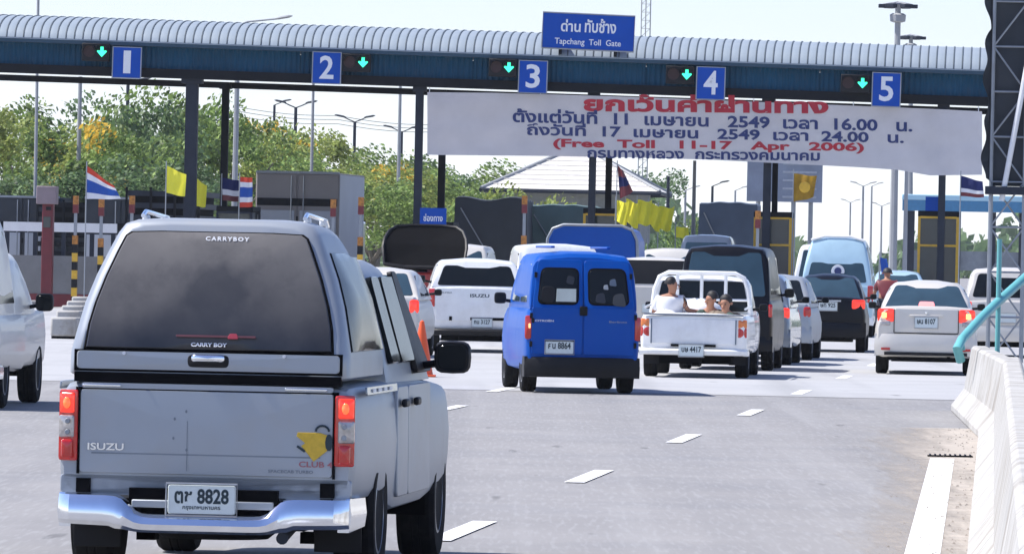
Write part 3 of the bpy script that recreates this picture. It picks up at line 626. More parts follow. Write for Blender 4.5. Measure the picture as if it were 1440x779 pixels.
    o2 = [Vector((p.x * .978, 0, 1.51 + (p.z - 1.51) * .975)) for p in out]; o2 = [V(p.x, .40 * (p.z - 1.19), p.z) + nrm * .012 for p in o2]
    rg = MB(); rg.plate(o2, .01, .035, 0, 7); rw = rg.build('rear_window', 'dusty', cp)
    m = MB(); m.quad([V(.535, .055, 1.222), V(.628, .055, 1.222), V(.50, .50, 1.74), V(.49, .50, 1.74)], .03, .004, 0)
    def onglass(x, z, off): return V(x, .40 * (z - 1.19), z) + nrm * off
    m = MB(); text_mb(m, 'CARRYBOY', lambda u, v: onglass(lerp(-.055, .175, u), lerp(1.780, 1.802, v), .026), .03, spacing=1.3); m.build('sticker_lettering', 'whiteink', rw)
    m = MB(); text_mb(m, 'CARRY BOY', lambda u, v: onglass(lerp(-.09, .10, u), lerp(1.226, 1.246, v), .034), .035); m.build('sticker_lettering', 'whiteink', rw)
    m = MB(); hb = [onglass(-.17, 1.270, .05), onglass(.25, 1.270, .05), onglass(.25, 1.280, .05), onglass(-.17, 1.280, .05)]; m.quad(hb, .004, .004); m.build('high_brake_strip', mat('dim_red_strip', (.10, .03, .04), .4), rw)
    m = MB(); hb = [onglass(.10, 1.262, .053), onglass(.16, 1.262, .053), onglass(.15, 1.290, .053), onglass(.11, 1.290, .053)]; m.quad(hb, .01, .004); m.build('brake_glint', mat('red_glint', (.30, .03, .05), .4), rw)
    # lower strip, handle, hinges
    m = MB(); m.quad(rear_quad(-.69, .69, 1.112, 1.205, .004), .02, .02, .006, 0, 3, off=.006); lp = m.build('hatch_panel', 'silver', cp); m = MB(); hbox(m, -.704, .704, .004, .03, 1.100, 1.212); m.build('hatch_gap', 'under', lp)
    hd = MB(); hd.plate(rquad(rear_quad(-.108, .112, 1.130, 1.195, -.012), .03), .03, .01, 0, 3); hd = hd.build('handle_base', 'black', lp)
    m = MB(); m.quad(rear_quad(-.085, .088, 1.158, 1.197, -.03), .018, .02, .012, 0, 3); m.build('hatch_handle', 'chrome', hd)
    for x in (-.44, .4): MB().lathe([(.009, 0), (.009, .02)], (x, -.02, 1.196), 'Y', 8).build('bolt', 'whiteink', lp)
    # cap side windows, roof rails
    for sg in (-1, 1):
        def sp(y, z):
            for i in range(len(pr) - 1):
                if pr[i][1] <= z <= pr[i + 1][1]:
                    tt = (z - pr[i][1]) / (pr[i + 1][1] - pr[i][1]); return V(sg * (lerp(pr[i][0], pr[i + 1][0], tt) + .004), y, z)
        b_, t_ = [], []
        for k in range(6): b_.append(sp(lerp(.16, 1.58, k / 5), 1.225)); t_.append(sp(lerp(.42, 1.50, k / 5), 1.74 if k < 4 else 1.72))
        outl = b_ + [sp(1.56, 1.5)] + list(reversed(t_)) + [sp(.34, 1.60), sp(.25, 1.45)]
        if sg < 0: outl = outl[::-1]
        MB().plate([p + V(sg * .006, 0, 0) for p in outl], .02, .035, 0, 5).build('side_window', 'sideglass', cp)
        for k, (yy, xx) in enumerate(((.62, .43), (1.30, .43))):
            m = MB(); m.box((sg * xx, yy, 1.90), (.035, .07, .04)); m.build('roof_rail_foot', 'white2', cp, bevel=.01)
        MB().tube([V(sg * .43, .50, 1.915), V(sg * .43, .60, 1.938), V(sg * .43, 1.42, 1.91), V(sg * .43, 1.50, 1.88)], .012, 8).build('roof_rail', 'chrome', cp)
    # cab
    c = MB(); zg = 1.03; H = 1.70
    c.loft([cabin_ring(1.74, .74, .56, zg, H - .08), cabin_ring(1.78, .748, .565, zg, H - .02), cabin_ring(2.0, .750, .57, zg, H), cabin_ring(2.5, .750, .57, zg, H + .012), cabin_ring(2.95, .750, .565, zg, H - .01), cabin_ring(3.1, .750, .56, zg, H - .05), cabin_ring(3.45, .748, .68, zg, lerp(H, zg, .5)), cabin_ring(3.85, .75, .74, zg, zg + .012)])
    cb = c.build('cab', 'silver', t, ang=28)
    for sg in (-1, 1):
        for ya, yb, e in ((1.84, 2.24, 0), (2.32, 2.96, .0)):
            def sd(y, v): return V(sg * (lerp(.750, .565, v) + .022 * math.sin(math.pi * min(1, v * 1.1))), y, lerp(zg, H, v))
            q = [sd(ya, .16), sd(yb + e, .16), sd(yb - .02, .86), sd(ya + .02, .86)]
            if sg < 0: q = [q[1], q[0], q[3], q[2]]
            MB().quad(q, .05, .03, .0, 0, 1, off=.034).build('side_window', 'sideglass', cb)
        q = [sd(2.98, .06), sd(3.66, .06), sd(3.12, .90), sd(2.92, .90)]; q = q if sg > 0 else [q[1], q[0], q[3], q[2]]; MB().quad(q, .03, .03, .0, 0, 1, off=.040).build('pillar_trim', 'black', cb)
    q = [V(.66, 3.79, zg + .04), V(-.66, 3.79, zg + .04), V(-.54, 3.12, H - .06), V(.54, 3.12, H - .06)]
    MB().quad(q, .06, .03, .02, 0, 3, off=.02).build('windscreen', 'glass', cb)
    for sg in (-1, 1): mirror(t, sg * .77, 3.30, 1.165, sz=(.21, .12, .185))
    # running gear
    for wy in (.98, 4.02):
        for sg in (-1, 1): wheel(t, sg * .70, wy, .35, .225)
    u = MB(); hbox(u, -.42, .42, .15, 4.6, .36, .46); u.tube([V(-.6, .98, .33), V(.6, .98, .33)], .045, 10); u.lathe([(.02, -.12), (.10, -.07), (.12, 0), (.10, .07), (.02, .12)], (.06, .98, .33), 'Y', 16)
    for sg in (-1, 1): u.box((sg * .44, 1.0, .30), (.06, 1.2, .05)); u.tube([V(sg * .38, .98, .34), V(sg * .34, .7, .62)], .03, 8); u.box((sg * .44, .98, .22), (.1, .16, .06))
    u.build('chassis', 'under', t)
    s = MB(); s.lathe([(.12, -.09), (.28, -.1), (.33, -.06), (.33, .06), (.28, .1), (.12, .09)], (.0, .42, .33), 'Z', 28); s.build('spare_wheel', 'rubber', t)
    s = MB(); s.tube([V(.38, 1.6, .30), V(.40, .5, .30), V(.42, .0, .27), V(.42, -.1, .255)], .032, 12); s.build('exhaust_pipe', 'steelgrey', t)
    for sg in (-1, 1):
        m = MB(); m.box((sg * .64, .50, .295), (.25, .012, .26)); m.build('mudflap', 'black', t, bevel=.003)
    m = MB(); m.box((0, .1, .36), (.5, .06, .12)); m.box((.0, -.05, .30), (.06, .1, .06)); m.build('tow_bracket', 'under', t)
    return t
main_pickup()

# ---- blue panel van
van, P = vehicle('delivery_van', 'bright blue small van with twin rear doors and a white card behind its left window', 'van', 818, 90.7, -5.0,
    dict(hw=.735, L=4.1, H=1.77, zb=.30, belt=1.08, front=.95, hwt=.60, g0=.02, g1=.20, g2=2.35, g3=3.15, paint='blue', wr=.30, ww=.19, wy=(.75, 3.35), rearglass=False,
         lights=[(.665, .745, .68, .98, 'lampred', .03)], bumper=(.20, .46, 'black', .09), plate=('ศน 8864', -.30, .585, -.03), sw=[(.45, 1.35), (1.45, 2.3)], rearin=0.0, sglass='glassblue'))
def bluedoor(sg):
    xa, xb = (-.66, -.008) if sg < 0 else (.008, .66)
    q = rear_quad(xa, xb, .49, 1.09, .0)
    d = MB().quad(q, .03, .03, .012, 0, 4, off=.016).build('rear_door', 'blue', van)
    f = lambda x, z: V(x * lerp(1, .87, (z - 1.08) / .69), .0 + .185 * (z - 1.08) / .66 - .02, z)
    a, b = (-.655, -.01) if sg < 0 else (.01, .655)
    MB().plate(rquad([f(a, 1.075), f(b, 1.075), f(b, 1.70), f(a, 1.70)], .06), .03, .004, 0, 2).build('door_top', 'blue', d)
    a, b = (-.60, -.06) if sg < 0 else (.06, .60)
    MB().plate([p + V(0, -.010, 0) for p in rquad([f(a, 1.125), f(b, 1.125), f(b, 1.60), f(a, 1.60)], .09)], .02, .002, 0, 2).build('window_seal', 'under', d)
    a, b = (-.58, -.08) if sg < 0 else (.08, .58)
    w = MB().plate([p + V(0, -.018, 0) for p in rquad([f(a, 1.145), f(b, 1.145), f(b, 1.58), f(a, 1.58)], .08)], .02, .006, 0, 3).build('door_window', 'glass', d)
    return d, w, f
d, w, f = bluedoor(-1)
MB().plate([p + V(0, -.029, 0) for p in [f(-.36, 1.165), f(-.10, 1.165), f(-.10, 1.33), f(-.36, 1.33)]], .004).build('card', mat('pale_card', (.38, .43, .42), .6), w)
MB().plate([p + V(0, -.030, 0) for p in rquad([f(-.56, 1.15), f(-.38, 1.15), f(-.38, 1.36), f(-.56, 1.36)], .07)], .004).build('headrest', 'black', w)
lettering(d, 'CITROËN', -.62, -.38, .905, .935, -.030, 'whiteink', .03)
number = None
d2, w2, f = bluedoor(1)
for x, z, s, mt in ((.22, 1.22, .07, 'steelgrey'), (.30, 1.36, .035, 'galv'), (.46, 1.20, .09, 'tarpdark'), (.40, 1.42, .05, 'tarpgrey')):
    MB().plate([p + V(0, -.029, 0) for p in rquad([f(x - s, z - s * .8), f(x + s, z - s), f(x + s * .8, z + s), f(x - s * .7, z + s * .7)], s * .5)], .004).build('interior_glimpse', mt, w2)
MB().plate([p + V(0, -.029, 0) for p in rquad([f(-.24, 1.40), f(-.14, 1.38), f(-.12, 1.48), f(-.22, 1.50)], .03)], .004).build('interior_glimpse', 'steelgrey', w)
for sg, dd in ((-1, d), (1, d2)):
    for z in (.62, .98, 1.50): MB().box((sg * (.668 - max(0, z - 1.08) * .14), -.022 + max(0, z - 1.08) * .28, z), (.035, .03, .07)).build('hinge', 'navy', dd)
lettering(d2, 'Berlingo', .33, .56, .90, .93, -.030, 'galv', .02)
MB().quad(rear_quad(.05, .62, .885, .95, -.018), .01, .01).build('trim_strip', 'navy', d2)
MB().quad(rear_quad(-.66, -.05, .885, .95, -.018), .01, .01).build('trim_strip', 'navy', d)
m = MB(); m.box((.0, -.028, 1.05), (.10, .03, .12)); m.build('door_handle', 'navy', d, bevel=.012)
MB().box((-.30, -.02, .665), (.38, .02, .02)).build('plate_lamp_bar', 'navy', d)
MB().quad(rear_quad(-.70, -.675, .82, .88, -.035), .01, .02).build('lit_bulb', 'lamphot', van)
m = MB(); m.box((-.36, 1.6, 1.86), (.05, 2.2, .03)); m.box((.36, 1.6, 1.86), (.05, 2.2, .03)); m.build('roof_bar', 'blue', van, bevel=.01)

# ---- white pickup carrying people
opk, P = vehicle('open_pickup', 'white open-bed pickup with white rail frame behind the cab and people riding in the bed', 'pickup truck', 974, 104.2, 4.6,
    dict(hw=.79, L=4.9, H=1.47, zb=.36, belt=.93, front=.92, hwt=.66, g0=2.25, g1=2.30, g2=3.0, g3=3.75, paint='white', glass='glass', wr=.33, ww=.20, wy=(1.0, 3.9), bed=2.15,
         lights=[(.655, .782, .60, .74, 'lampred', .015), (.655, .782, .74, .86, 'lampor', .015)], bumper=(.33, .43, 'white', .10), plate=('บษ 4417', -.02, .40, -.13), rw=(.10, .90, .97), sw=[(2.45, 3.1)]))
MB().quad(rear_quad(-.63, .63, .50, .86, .0), .02, .03, .006, 0, 3, off=.012).build('tailgate', 'white', opk)
for sg in (-1, 1): MB().box((sg * .62, -.012, .68), (.02, .012, .36)).build('tailgate_gap', 'grey', opk)
m = MB(); m.box((0, -.03, .475), (.66, .03, .035)); m.build('step_slot', 'under', opk)
m = MB(); m.box((0, -.01, .925), (1.46, .05, .02)); m.build('bed_rim', 'grey', opk)
fr = MB()
pts = [V(-.74, 1.95, .93), V(-.70, 1.95, 1.28), V(-.63, 1.95, 1.47), V(-.5, 1.95, 1.535), V(.5, 1.95, 1.535), V(.63, 1.95, 1.47), V(.70, 1.95, 1.28), V(.74, 1.95, .93)]
fr.tube(pts, .035, 10)
rf = fr.build('rail_frame', 'white', opk)
for x in (-.36, .0, .36): MB().tube([V(x, 1.95, .6), V(x, 1.95, 1.53)], .026, 8).build('rail_bar', 'white', rf)
MB().tube([V(-.72, 1.95, 1.14), V(.72, 1.95, 1.14)], .018, 8).build('rail_bar', 'white', rf)
for sg in (-1, 1): MB().tube([V(sg * .74, .3, 1.02), V(sg * .74, 1.95, 1.05)], .02, 8).build('side_rail', 'white', rf)
for sg in (-1, 1): MB().box((sg * .62, .55, .30), (.24, .015, .22)).build('mudflap', 'black', opk)

# ---- the rest of the queue
vehicle('cap_pickup', 'white double-cab pickup with black rear glass and lettered tailgate, left of the blue van', 'pickup truck', 669, 126, -1.5,
    dict(hw=.86, L=4.8, H=1.63, zb=.38, belt=1.17, front=1.0, hwt=.66, g0=.02, g1=.25, g2=3.0, g3=3.7, paint='white', glass='glass', wr=.34, ww=.21, wy=(1.0, 3.9), rw=(.06, .80, .90),
         lights=[(.745, .855, .80, 1.12, 'lampred', .02)], bumper=(.30, .42, 'black', .12), plate=(None,)))
o = [q for q in COL.objects if q.name == 'cap_pickup'][0]
tg = MB().quad(rear_quad(-.725, .725, .56, 1.13, .0), .03, .03, .01, 0, 3, off=.014).build('tailgate', 'white', o)
lettering(tg, 'ISUZU', -.12, .22, .98, 1.04, -.022, 'ink', .03); lettering(tg, 'D-MAX', -.62, -.44, 1.04, 1.07, -.022, 'ink', .0)
MB().box((.2, -.015, .60), (.62, .02, .05)).build('step_slot', 'under', tg); MB().box((-.46, -.02, .60), (.05, .02, .07)).build('tow_eye', 'under', tg)
number_plate(o, .1, .53, .36, .15, -.03, 'กน 3127')
vehicle('sedan', 'silver-grey saloon with glowing red rear lamp, almost hidden behind the big silver pickup', 'car', 521, 118, 3.5,
    dict(hw=.80, L=4.3, H=1.45, belt=.98, zr=1.02, hwt=.56, paint='silver2', glass='glassblue', lights=[(.63, .79, .74, .97, 'lampon', .06)], bumper=(.30, .60, 'silver2', .05), plate=('', 0, .80, -.012)))
hb, P = vehicle('hatchback', 'dark hatchback with its black tailgate raised and red luggage inside', 'car', 596, 143, 2,
    dict(hw=.85, L=4.3, H=1.60, zb=.32, belt=1.0, hwt=.68, g0=.04, g1=.35, g2=2.7, g3=3.6, paint='navy', wr=.34, wy=(.85, 3.4), lights=[(.70, .84, .75, 1.0, 'lampred', .03)], bumper=(.32, .62, 'navy', .06), plate=(None,), rearglass=False))
MB().quad([V(-.66, .02, 1.0), V(.66, .02, 1.0), V(.60, .28, 1.52), V(-.60, .28, 1.52)], .05, .02, 0, off=.03).build('load_opening', 'under', hb)
for i, (x, z, s, mt) in enumerate(((-.35, 1.16, .34, 'red'), (.0, 1.20, .36, 'red'), (.36, 1.14, .3, 'red'), (.15, 1.38, .2, 'maroon'))):
    MB().box((x, -.06 + .02 * i, z), (s, .22, s * .9), rz=.1 * i).build('luggage_bag', mt, hb, bevel=.04, seg=3)
q = [V(-.68, -.62, 1.78), V(.68, -.62, 1.78), V(.60, .28, 2.30), V(-.60, .28, 2.30)]
m = MB(); outl = []
for k in range(13):
    a = math.pi * k / 12; outl.append(V(-.84 * math.copysign(abs(math.cos(a)) ** .35, math.cos(a)), -.45 + .25 * math.sin(a) * 0, 1.72 + .57 * math.sin(a) ** .5))
outl = [V(-.80, -.55, 1.52)] + [V(-.84, -.40, 1.85), V(-.82, -.20, 2.02), V(-.74, .05, 2.18), V(-.60, .25, 2.27), V(-.3, .30, 2.30), V(.3, .30, 2.30), V(.60, .25, 2.27), V(.74, .05, 2.18), V(.82, -.20, 2.02), V(.84, -.40, 1.85), V(.80, -.55, 1.52), V(.4, -.60, 1.46), V(-.4, -.60, 1.46)]
outl = outl[::-1]
m.plate(outl, .07, -.04, 0, 3); hg = m.build('raised_tailgate', 'under', hb); m = MB(); m.tube([p + V(0, -.01, .0) for p in outl + outl[:1]], .035, 6); m.build('tailgate_rim', 'black', hg)
for sg in (-1, 1): MB().tube([V(sg * .70, .25, 1.35), V(sg * .74, -.2, 1.88)], .012, 6).build('gas_strut', 'galv', hb)
vehicle('minivan', 'silver people carrier seen between the raised tailgate and the dark truck', 'van', 640, 165, 4,
    dict(hw=.80, L=4.6, H=1.93, zb=.3, belt=1.1, hwt=.64, g0=.05, g1=.4, g2=3.0, g3=3.9, paint='silver2', glass='glassblue', lights=[(.70, .79, .8, 1.2, 'lampred', .03)], bumper=(.3, .5, 'silver2', .05)))
vehicle('minivan', 'white van whose roof rises just over the blue panel van', 'van', 783, 131, -3,
    dict(hw=.80, L=4.7, H=1.93, zb=.3, belt=1.1, hwt=.70, g0=.02, g1=.15, g2=3.3, g3=4.1, paint='white', glass='glass', lights=[(.72, .79, .8, 1.1, 'lampred', .03)], bumper=(.3, .5, 'white', .05), rw=(.2, .8, .9)))
# blue covered pickup taxi
s, P = vehicle('covered_pickup', 'silver pickup with a tall rounded blue canvas cover, ahead of the blue van', 'pickup truck', 830, 146, 5.5,
    dict(hw=.84, L=5.0, H=1.60, zb=.40, belt=1.05, hwt=.64, g0=2.2, g1=2.3, g2=3.2, g3=4.0, paint='silver2', wr=.34, wy=(1.0, 3.9), lights=[(.74, .83, .75, 1.0, 'lampred', .02)], bumper=(.35, .48, 'white', .1), plate=(None,)))
c = MB(); rings = []
for y, k in ((-.01, .97), (.02, 1), (2.2, 1), (2.24, .97)):
    pts = [V(.90 * k, y, 1.0), V(.92 * k, y, 1.7), V(.90 * k, y, 2.08), V(.80 * k, y, 2.28), V(.6 * k, y, 2.36), V(.25, y, 2.39)]
    rings.append(pts + [V(-p.x, p.y, p.z) for p in reversed(pts)])
c.loft(rings); cv = c.build('canvas_cover', 'blue', s)
pts = [V(.92, -.02, 1.0), V(.94, -.02, 1.7), V(.92, -.02, 2.10), V(.82, -.02, 2.30), V(.6, -.02, 2.385), V(-.6, -.02, 2.385), V(-.82, -.02, 2.30), V(-.92, -.02, 2.10), V(-.94, -.02, 1.7), V(-.92, -.02, 1.0)]
MB().tube(pts, .03, 8).build('frame_tube', 'galv', cv)
vehicle('hatchback', 'pale grey hatchback with wide black rear window, between blue van and black van', 'car', 915, 140, 4,
    dict(hw=.80, L=4.1, H=1.72, zb=.3, belt=1.22, zr=1.2, hwt=.72, g0=.02, g1=.15, g2=2.6, g3=3.4, paint='silver2', glass='black', lights=[(.66, .79, .85, 1.15, 'lampred', .03)], bumper=(.3, .55, 'silver2', .05), rw=(.05, .95, .98)))
vehicle('passenger_van', 'distant grey van with a rounded roof against the blue-grey tarpaulin truck', 'van', 991, 196, 4,
    dict(hw=.82, L=4.8, H=2.38, zb=.3, belt=1.1, hwt=.66, g0=.02, g1=.2, g2=3.3, g3=4.2, paint='grey', glass='glassblue', bumper=(.3, .5, 'grey', .05), crown=.1))
vehicle('black_van', 'tall black people carrier with privacy glass, directly in front of the open pickup', 'van', 1017, 112, 5.0,
    dict(hw=.76, L=4.4, H=1.94, zb=.30, belt=1.12, hwt=.62, g0=.02, g1=.28, g2=2.9, g3=3.8, paint='navy', glass='glassblue', wr=.33, wy=(.85, 3.5), lights=[(.70, .757, .85, 1.05, 'lampred', .02)], bumper=(.3, .55, 'navy', .05), rw=(.08, .9, .93)))
vehicle('sedan', 'dark grey saloon showing one red lamp to the right of the black van', 'car', 1046, 118.5, 5.5,
    dict(hw=.76, L=4.2, H=1.50, belt=.98, zr=1.02, hwt=.55, paint='grey', glass='glass', lights=[(.62, .75, .78, .96, ('lampon', 'lampon'), .05)], bumper=(.30, .60, 'grey', .05)))
vehicle('sedan', 'silver saloon farthest right of the queue in the middle lane, beside the dark saloon', 'car', 1079, 125, 5.5,
    dict(hw=.76, L=4.2, H=1.46, belt=.95, zr=1.0, hwt=.54, paint='silver', glass='glass', lights=[(.62, .75, .76, .94, 'lampred', .05)], bumper=(.30, .60, 'silver', .05)))
dk, P = vehicle('sedan', 'black saloon with white number plate and lit brake lamps behind the pale blue van', 'car', 1163, 137, 4.0,
    dict(hw=.735, L=4.5, H=1.47, belt=.97, zr=1.05, hwt=.50, g0=.60, g1=1.25, paint='navy', glass='glassblue', lights=[(.46, .715, .84, 1.02, ('lampred', 'lampon'), .04)], bumper=(.28, .58, 'navy', .06), plate=('ษท 925', 0, .885, -.02), rw=(.08, .9, .95), sglass='glass'))
MB().box((0, -.02, .99), (.5, .02, .03)).build('chrome_strip', 'chrome', dk)
lv, P = vehicle('high_roof_van', 'pale blue high-roof van with a round badge in its rear window', 'van', 1175, 165, 4.0,
    dict(hw=.86, L=5.2, H=2.28, zb=.3, belt=1.22, hwt=.62, g0=.02, g1=.38, g2=3.9, g3=5.0, paint='ltblue', glass='glassblue', wr=.34, wy=(1.0, 4.1), lights=[(.72, .85, .8, 1.2, 'lampred', .03)], bumper=(.28, .5, 'white', .08), rw=(.06, .48, .88), front=1.1, mirrors=None))
MB().lathe([(.15, 0), (.155, .004), (.15, .01)], (.02, .085, 1.52), 'Y', 20).build('round_badge', 'whiteink', lv)
MB().lathe([(.08, 0), (.085, .004), (.08, .01)], (.02, .075, 1.53), 'Y', 16).build('badge_centre', 'blue_ink', lv)
MB().tube([V(-.62, .36, 2.24), V(-.3, .40, 2.33), V(.3, .40, 2.33), V(.62, .36, 2.24)], .03, 8).build('roof_rim', 'white2', lv)
pv, P = vehicle('rescue_van', 'white van with a red roof light bar beyond the pale blue van', 'van', 1158, 190, 3,
    dict(hw=.86, L=4.9, H=2.18, zb=.3, belt=1.2, hwt=.66, g0=.02, g1=.3, g2=3.5, g3=4.5, paint='white', glass='glassblue', bumper=(.3, .5, 'white', .06), mirrors=None))
m = MB(); m.box((.22, .7, 2.27), (.62, .25, .12)); m.build('light_bar', 'red', pv, bevel=.03)
cv_, P = vehicle('sedan', 'champagne silver saloon with both red brake lamps lit, alone in the right-hand lane', 'car', 1301, 111.5, 3.4,
    dict(hw=.80, L=4.45, H=1.44, zb=.27, belt=.96, zr=1.06, front=.82, hwt=.53, g0=.42, g1=1.15, g2=2.5, g3=3.5, paint='silver2', glass='glassblue', wr=.31, wy=(.9, 3.5),
         lights=[(.50, .765, .82, 1.03, 'lampon', .05), (.56, .72, .76, .84, 'lampw', .03)], bumper=(.29, .64, 'silver2', .08), plate=('ษน 8107', 0, .82, -.03), rw=(.10, .88, .95), rearin=.08))
MB().quad(rear_quad(-.50, .50, .66, 1.03, .0), .03, .03, .008, 0, 3, off=.012).build('boot_lid', 'silver2', cv_)
MB().quad([V(-.13, .36, 1.07), V(.13, .36, 1.07), V(.11, .42, 1.13), V(-.11, .42, 1.13)], .02, .03, 0, off=.03).build('high_brake_lamp', 'lamppink', cv_)
MB().tube([V(.0, -.022, .965), V(.0, -.022, .985)], .02, 8).build('badge', 'chrome', cv_)
MB().box((0, -.028, .925), (.52, .02, .03)).build('plate_garnish', 'silver2', cv_, bevel=.006)
MB().box((0, -.085, .33), (1.30, .03, .05)).build('lower_valance', 'black', cv_)
for sg in (-1, 1): MB().box((sg * .505, -.010, .84), (.008, .02, .36)).build('boot_gap', 'under', cv_)
MB().box((0, -.010, .652), (1.0, .02, .010)).build('boot_gap', 'under', cv_)
for sg in (-1, 1): MB().quad(rear_quad(min(sg * .56, sg * .70), max(sg * .56, sg * .70), .38, .42, -.075), .01, .01).build('reflector', 'lampred', cv_)
for sg in (-1, 1): MB().quad(rear_quad(min(sg * .62, sg * .70), max(sg * .62, sg * .70), .88, .97, -.035), .02, .01).build('bulb_glow', 'lamphot', cv_)
vehicle('estate_car', 'dark-windowed silver estate car at the right edge behind the handrail', 'car', 1414, 134, 3,
    dict(hw=.80, L=4.5, H=1.66, zb=.3, belt=1.08, hwt=.62, g0=.03, g1=.3, g2=2.9, g3=3.8, paint='silver2', glass='glass', lights=[(.66, .79, .85, 1.05, 'lampon', .03)], bumper=(.3, .6, 'silver2', .06)))
lf, P = vehicle('cap_pickup', 'dusty silver pickup with a tall grey cap at the left edge of the road', 'pickup truck', -112, 75, 3.0,
    dict(hw=.80, L=4.9, H=2.08, zb=.40, belt=1.0, front=1.0, hwt=.60, g0=.03, g1=.30, g2=1.75, g3=1.8, paint='silver2', glass='boothglass', wr=.34, ww=.21, wy=(.95, 3.9), lights=[(.70, .79, .68, .98, 'lampred', .02)], bumper=(.32, .46, 'chrome', .1), sw=[(.45, 1.6)], mirrors=None))
c = MB(); c.loft([cabin_ring(1.85, .75, .60, .99, 1.60), cabin_ring(1.95, .755, .61, .99, 1.66), cabin_ring(2.9, .755, .60, .99, 1.66), cabin_ring(3.3, .755, .66, .99, 1.4), cabin_ring(3.8, .75, .74, .99, 1.0)]); c.build('cab', 'silver2', lf)
for sg in (-1, 1): mirror(lf, sg * .75, 3.2, 1.12, sz=(.2, .12, .2))
vehicle('sedan', 'small pale blue car far off beside the right-hand booth', 'car', 1262, 192, 3,
    dict(hw=.80, L=4.3, H=1.5, belt=.98, zr=1.0, hwt=.56, paint='ltblue', glass='glassblue', lights=[(.63, .79, .74, .92, 'lampred', .04)], bumper=(.30, .60, 'ltblue', .05), mirrors=None))
vehicle('sedan', 'grey saloon waiting beyond the pale hatchback under the banner', 'car', 880, 172, 4,
    dict(hw=.80, L=4.3, H=1.5, belt=.98, zr=1.0, hwt=.56, paint='grey', glass='glassblue', lights=[(.63, .79, .74, .92, 'lampred', .04)], bumper=(.30, .60, 'grey', .05), mirrors=None))
vehicle('minivan', 'pale grey people carrier beyond the yellow flags', 'van', 938, 176, 4,
    dict(hw=.82, L=4.6, H=1.95, zb=.3, belt=1.1, hwt=.66, g0=.05, g1=.4, g2=3.0, g3=3.9, paint='silver2', glass='glassblue', bumper=(.3, .5, 'silver2', .05), mirrors=None))
# ------------------------------------------------------------ toll gate canopy
D = 200.0
YR, TILT = -R(3.8), R(0.85)
O = W(720, 358, D); O.z = 0
cmat = Matrix.Translation(O) @ Matrix.Rotation(YR, 4, 'Z') @ Matrix.Rotation(TILT, 4, 'Y'); cinv = cmat.inverted()
smat = Matrix.Translation(O) @ Matrix.Rotation(YR, 4, 'Z'); sinv = smat.inverted()
def CP(x, y, v=0.0, inv=cinv):
    """point of the canopy's own frame on its plane v behind the front, seen at (x, y)"""
    o = inv @ Vector((0, 0, CAM_H)); d = inv.to_3x3() @ ray(x, y); t = (v - o.y) / d.y; return o + d * t
can = thing('toll_gate_canopy', 'long toll gate canopy with pale ribbed barrel roof and dark blue fascia', 'canopy', O, YR, ry=TILT)
zt = CP(720, 46, 3).z; ze = CP(720, 77).z; zf = CP(720, 86).z; zb0 = CP(720, 114).z; zb1 = CP(720, 127).z
uL, uR = CP(-60, 60).x, CP(1398, 110).x
pitch = (CP(760, 60).x - CP(700, 60).x) / 5.0
# roof panels between raised ribs, each a part, sharing one mesh
arc = []
for k in range(15):
    a = math.pi * (k / 14); arc.append((3.0 - 3.35 * math.cos(a), ze + (zt - ze) * math.sin(a) ** .9))
pm = MB(); rows = [[V(x, v, z + dz) for v, z in arc] for x, dz in ((-pitch * .5, .0), (-pitch * .40, .004), (pitch * .40, .004), (pitch * .5, .0))]
pm.loft(rows, closed=False)
rows = [[V(x, v, z - .03) for v, z in arc] for x in (pitch * .5, -pitch * .5)]; pm.loft(rows, closed=False)
for v0, z0 in (arc[0], arc[-1]): pm.box((0, v0, z0 - .013), (pitch * .99, .02, .03))
rmb = MB(); rmb.loft([[V(x, v, z) for x, z in ((-.020, z - .01), (-.015, z + .024), (.015, z + .024), (.020, z - .01))] for v, z in arc], closed=True)
po = pm.build('roof_panel', 'roofsheet', can); ro = rmb.build('roof_rib', mat('dull_rib_metal', (.07, .09, .105), .6, 0, .1, 3), po); 
nP = int((uR - uL) / pitch)
po.location.x = uL + pitch / 2; ro.location.x = pitch / 2
for k in range(1, nP):
    q = po.copy(); COL.objects.link(q); q.location.x = uL + pitch * (k + .5); r_ = ro.copy(); COL.objects.link(r_); r_.parent = q
def corr(name, v, z0, z1, m, u0=uL, u1=uR, amp=.03, p=.155):
    mb = MB(); n = int((u1 - u0) / p * 4); top = []; bot = []
    for k in range(n + 1):
        u = lerp(u0, u1, k / n); a = (0, 1, 1, 0)[k % 4] * amp; top.append(V(u, v - a, z1)); bot.append(V(u, v - a, z0))
    mb.loft([bot, top], closed=False); return mb.build(name, m, can, ang=20)
step = (uR - uL) / 6
for k in range(6):
    corr('fascia_sheet', 0, zb0, zf + .12, 'fascia', uL + step * k + .01, uL + step * (k + 1) - .01)
    corr('rear_fascia_sheet', 6.0, zb0, zf + .12, 'fascia', uL + step * k + .01, uL + step * (k + 1) - .01)
MB().box(((uL + uR) / 2, -.02, (zb0 + zb1) / 2), (uR - uL, .22, zb0 - zb1)).build('front_beam', 'steel', can)
MB().box(((uL + uR) / 2, -.20, (zf + ze) / 2 + .03), (uR - uL, .30, (ze - zf) * .75)).build('gutter', mat('dark_blue_gutter', (.012, .05, .085), .5), can)
zr_ = CP(455, 125, 6.2).z
MB().box(((uL + uR) / 2, 6.1, zr_), (uR - uL, .16, .18)).build('rear_beam', 'steel', can)
MB().box(((uL + uR) / 2, 3.0, zf + .16), (uR - uL, 5.8, .05)).build('ceiling_sheet', 'steelgrey', can)
for k in range(12):
    u = lerp(uL + .5, uR - .5, k / 11); m = MB(); m.box((u, 3.0, zb0 - .0), (.12, 5.9, .12)); m.build('cross_beam', 'steel', can)
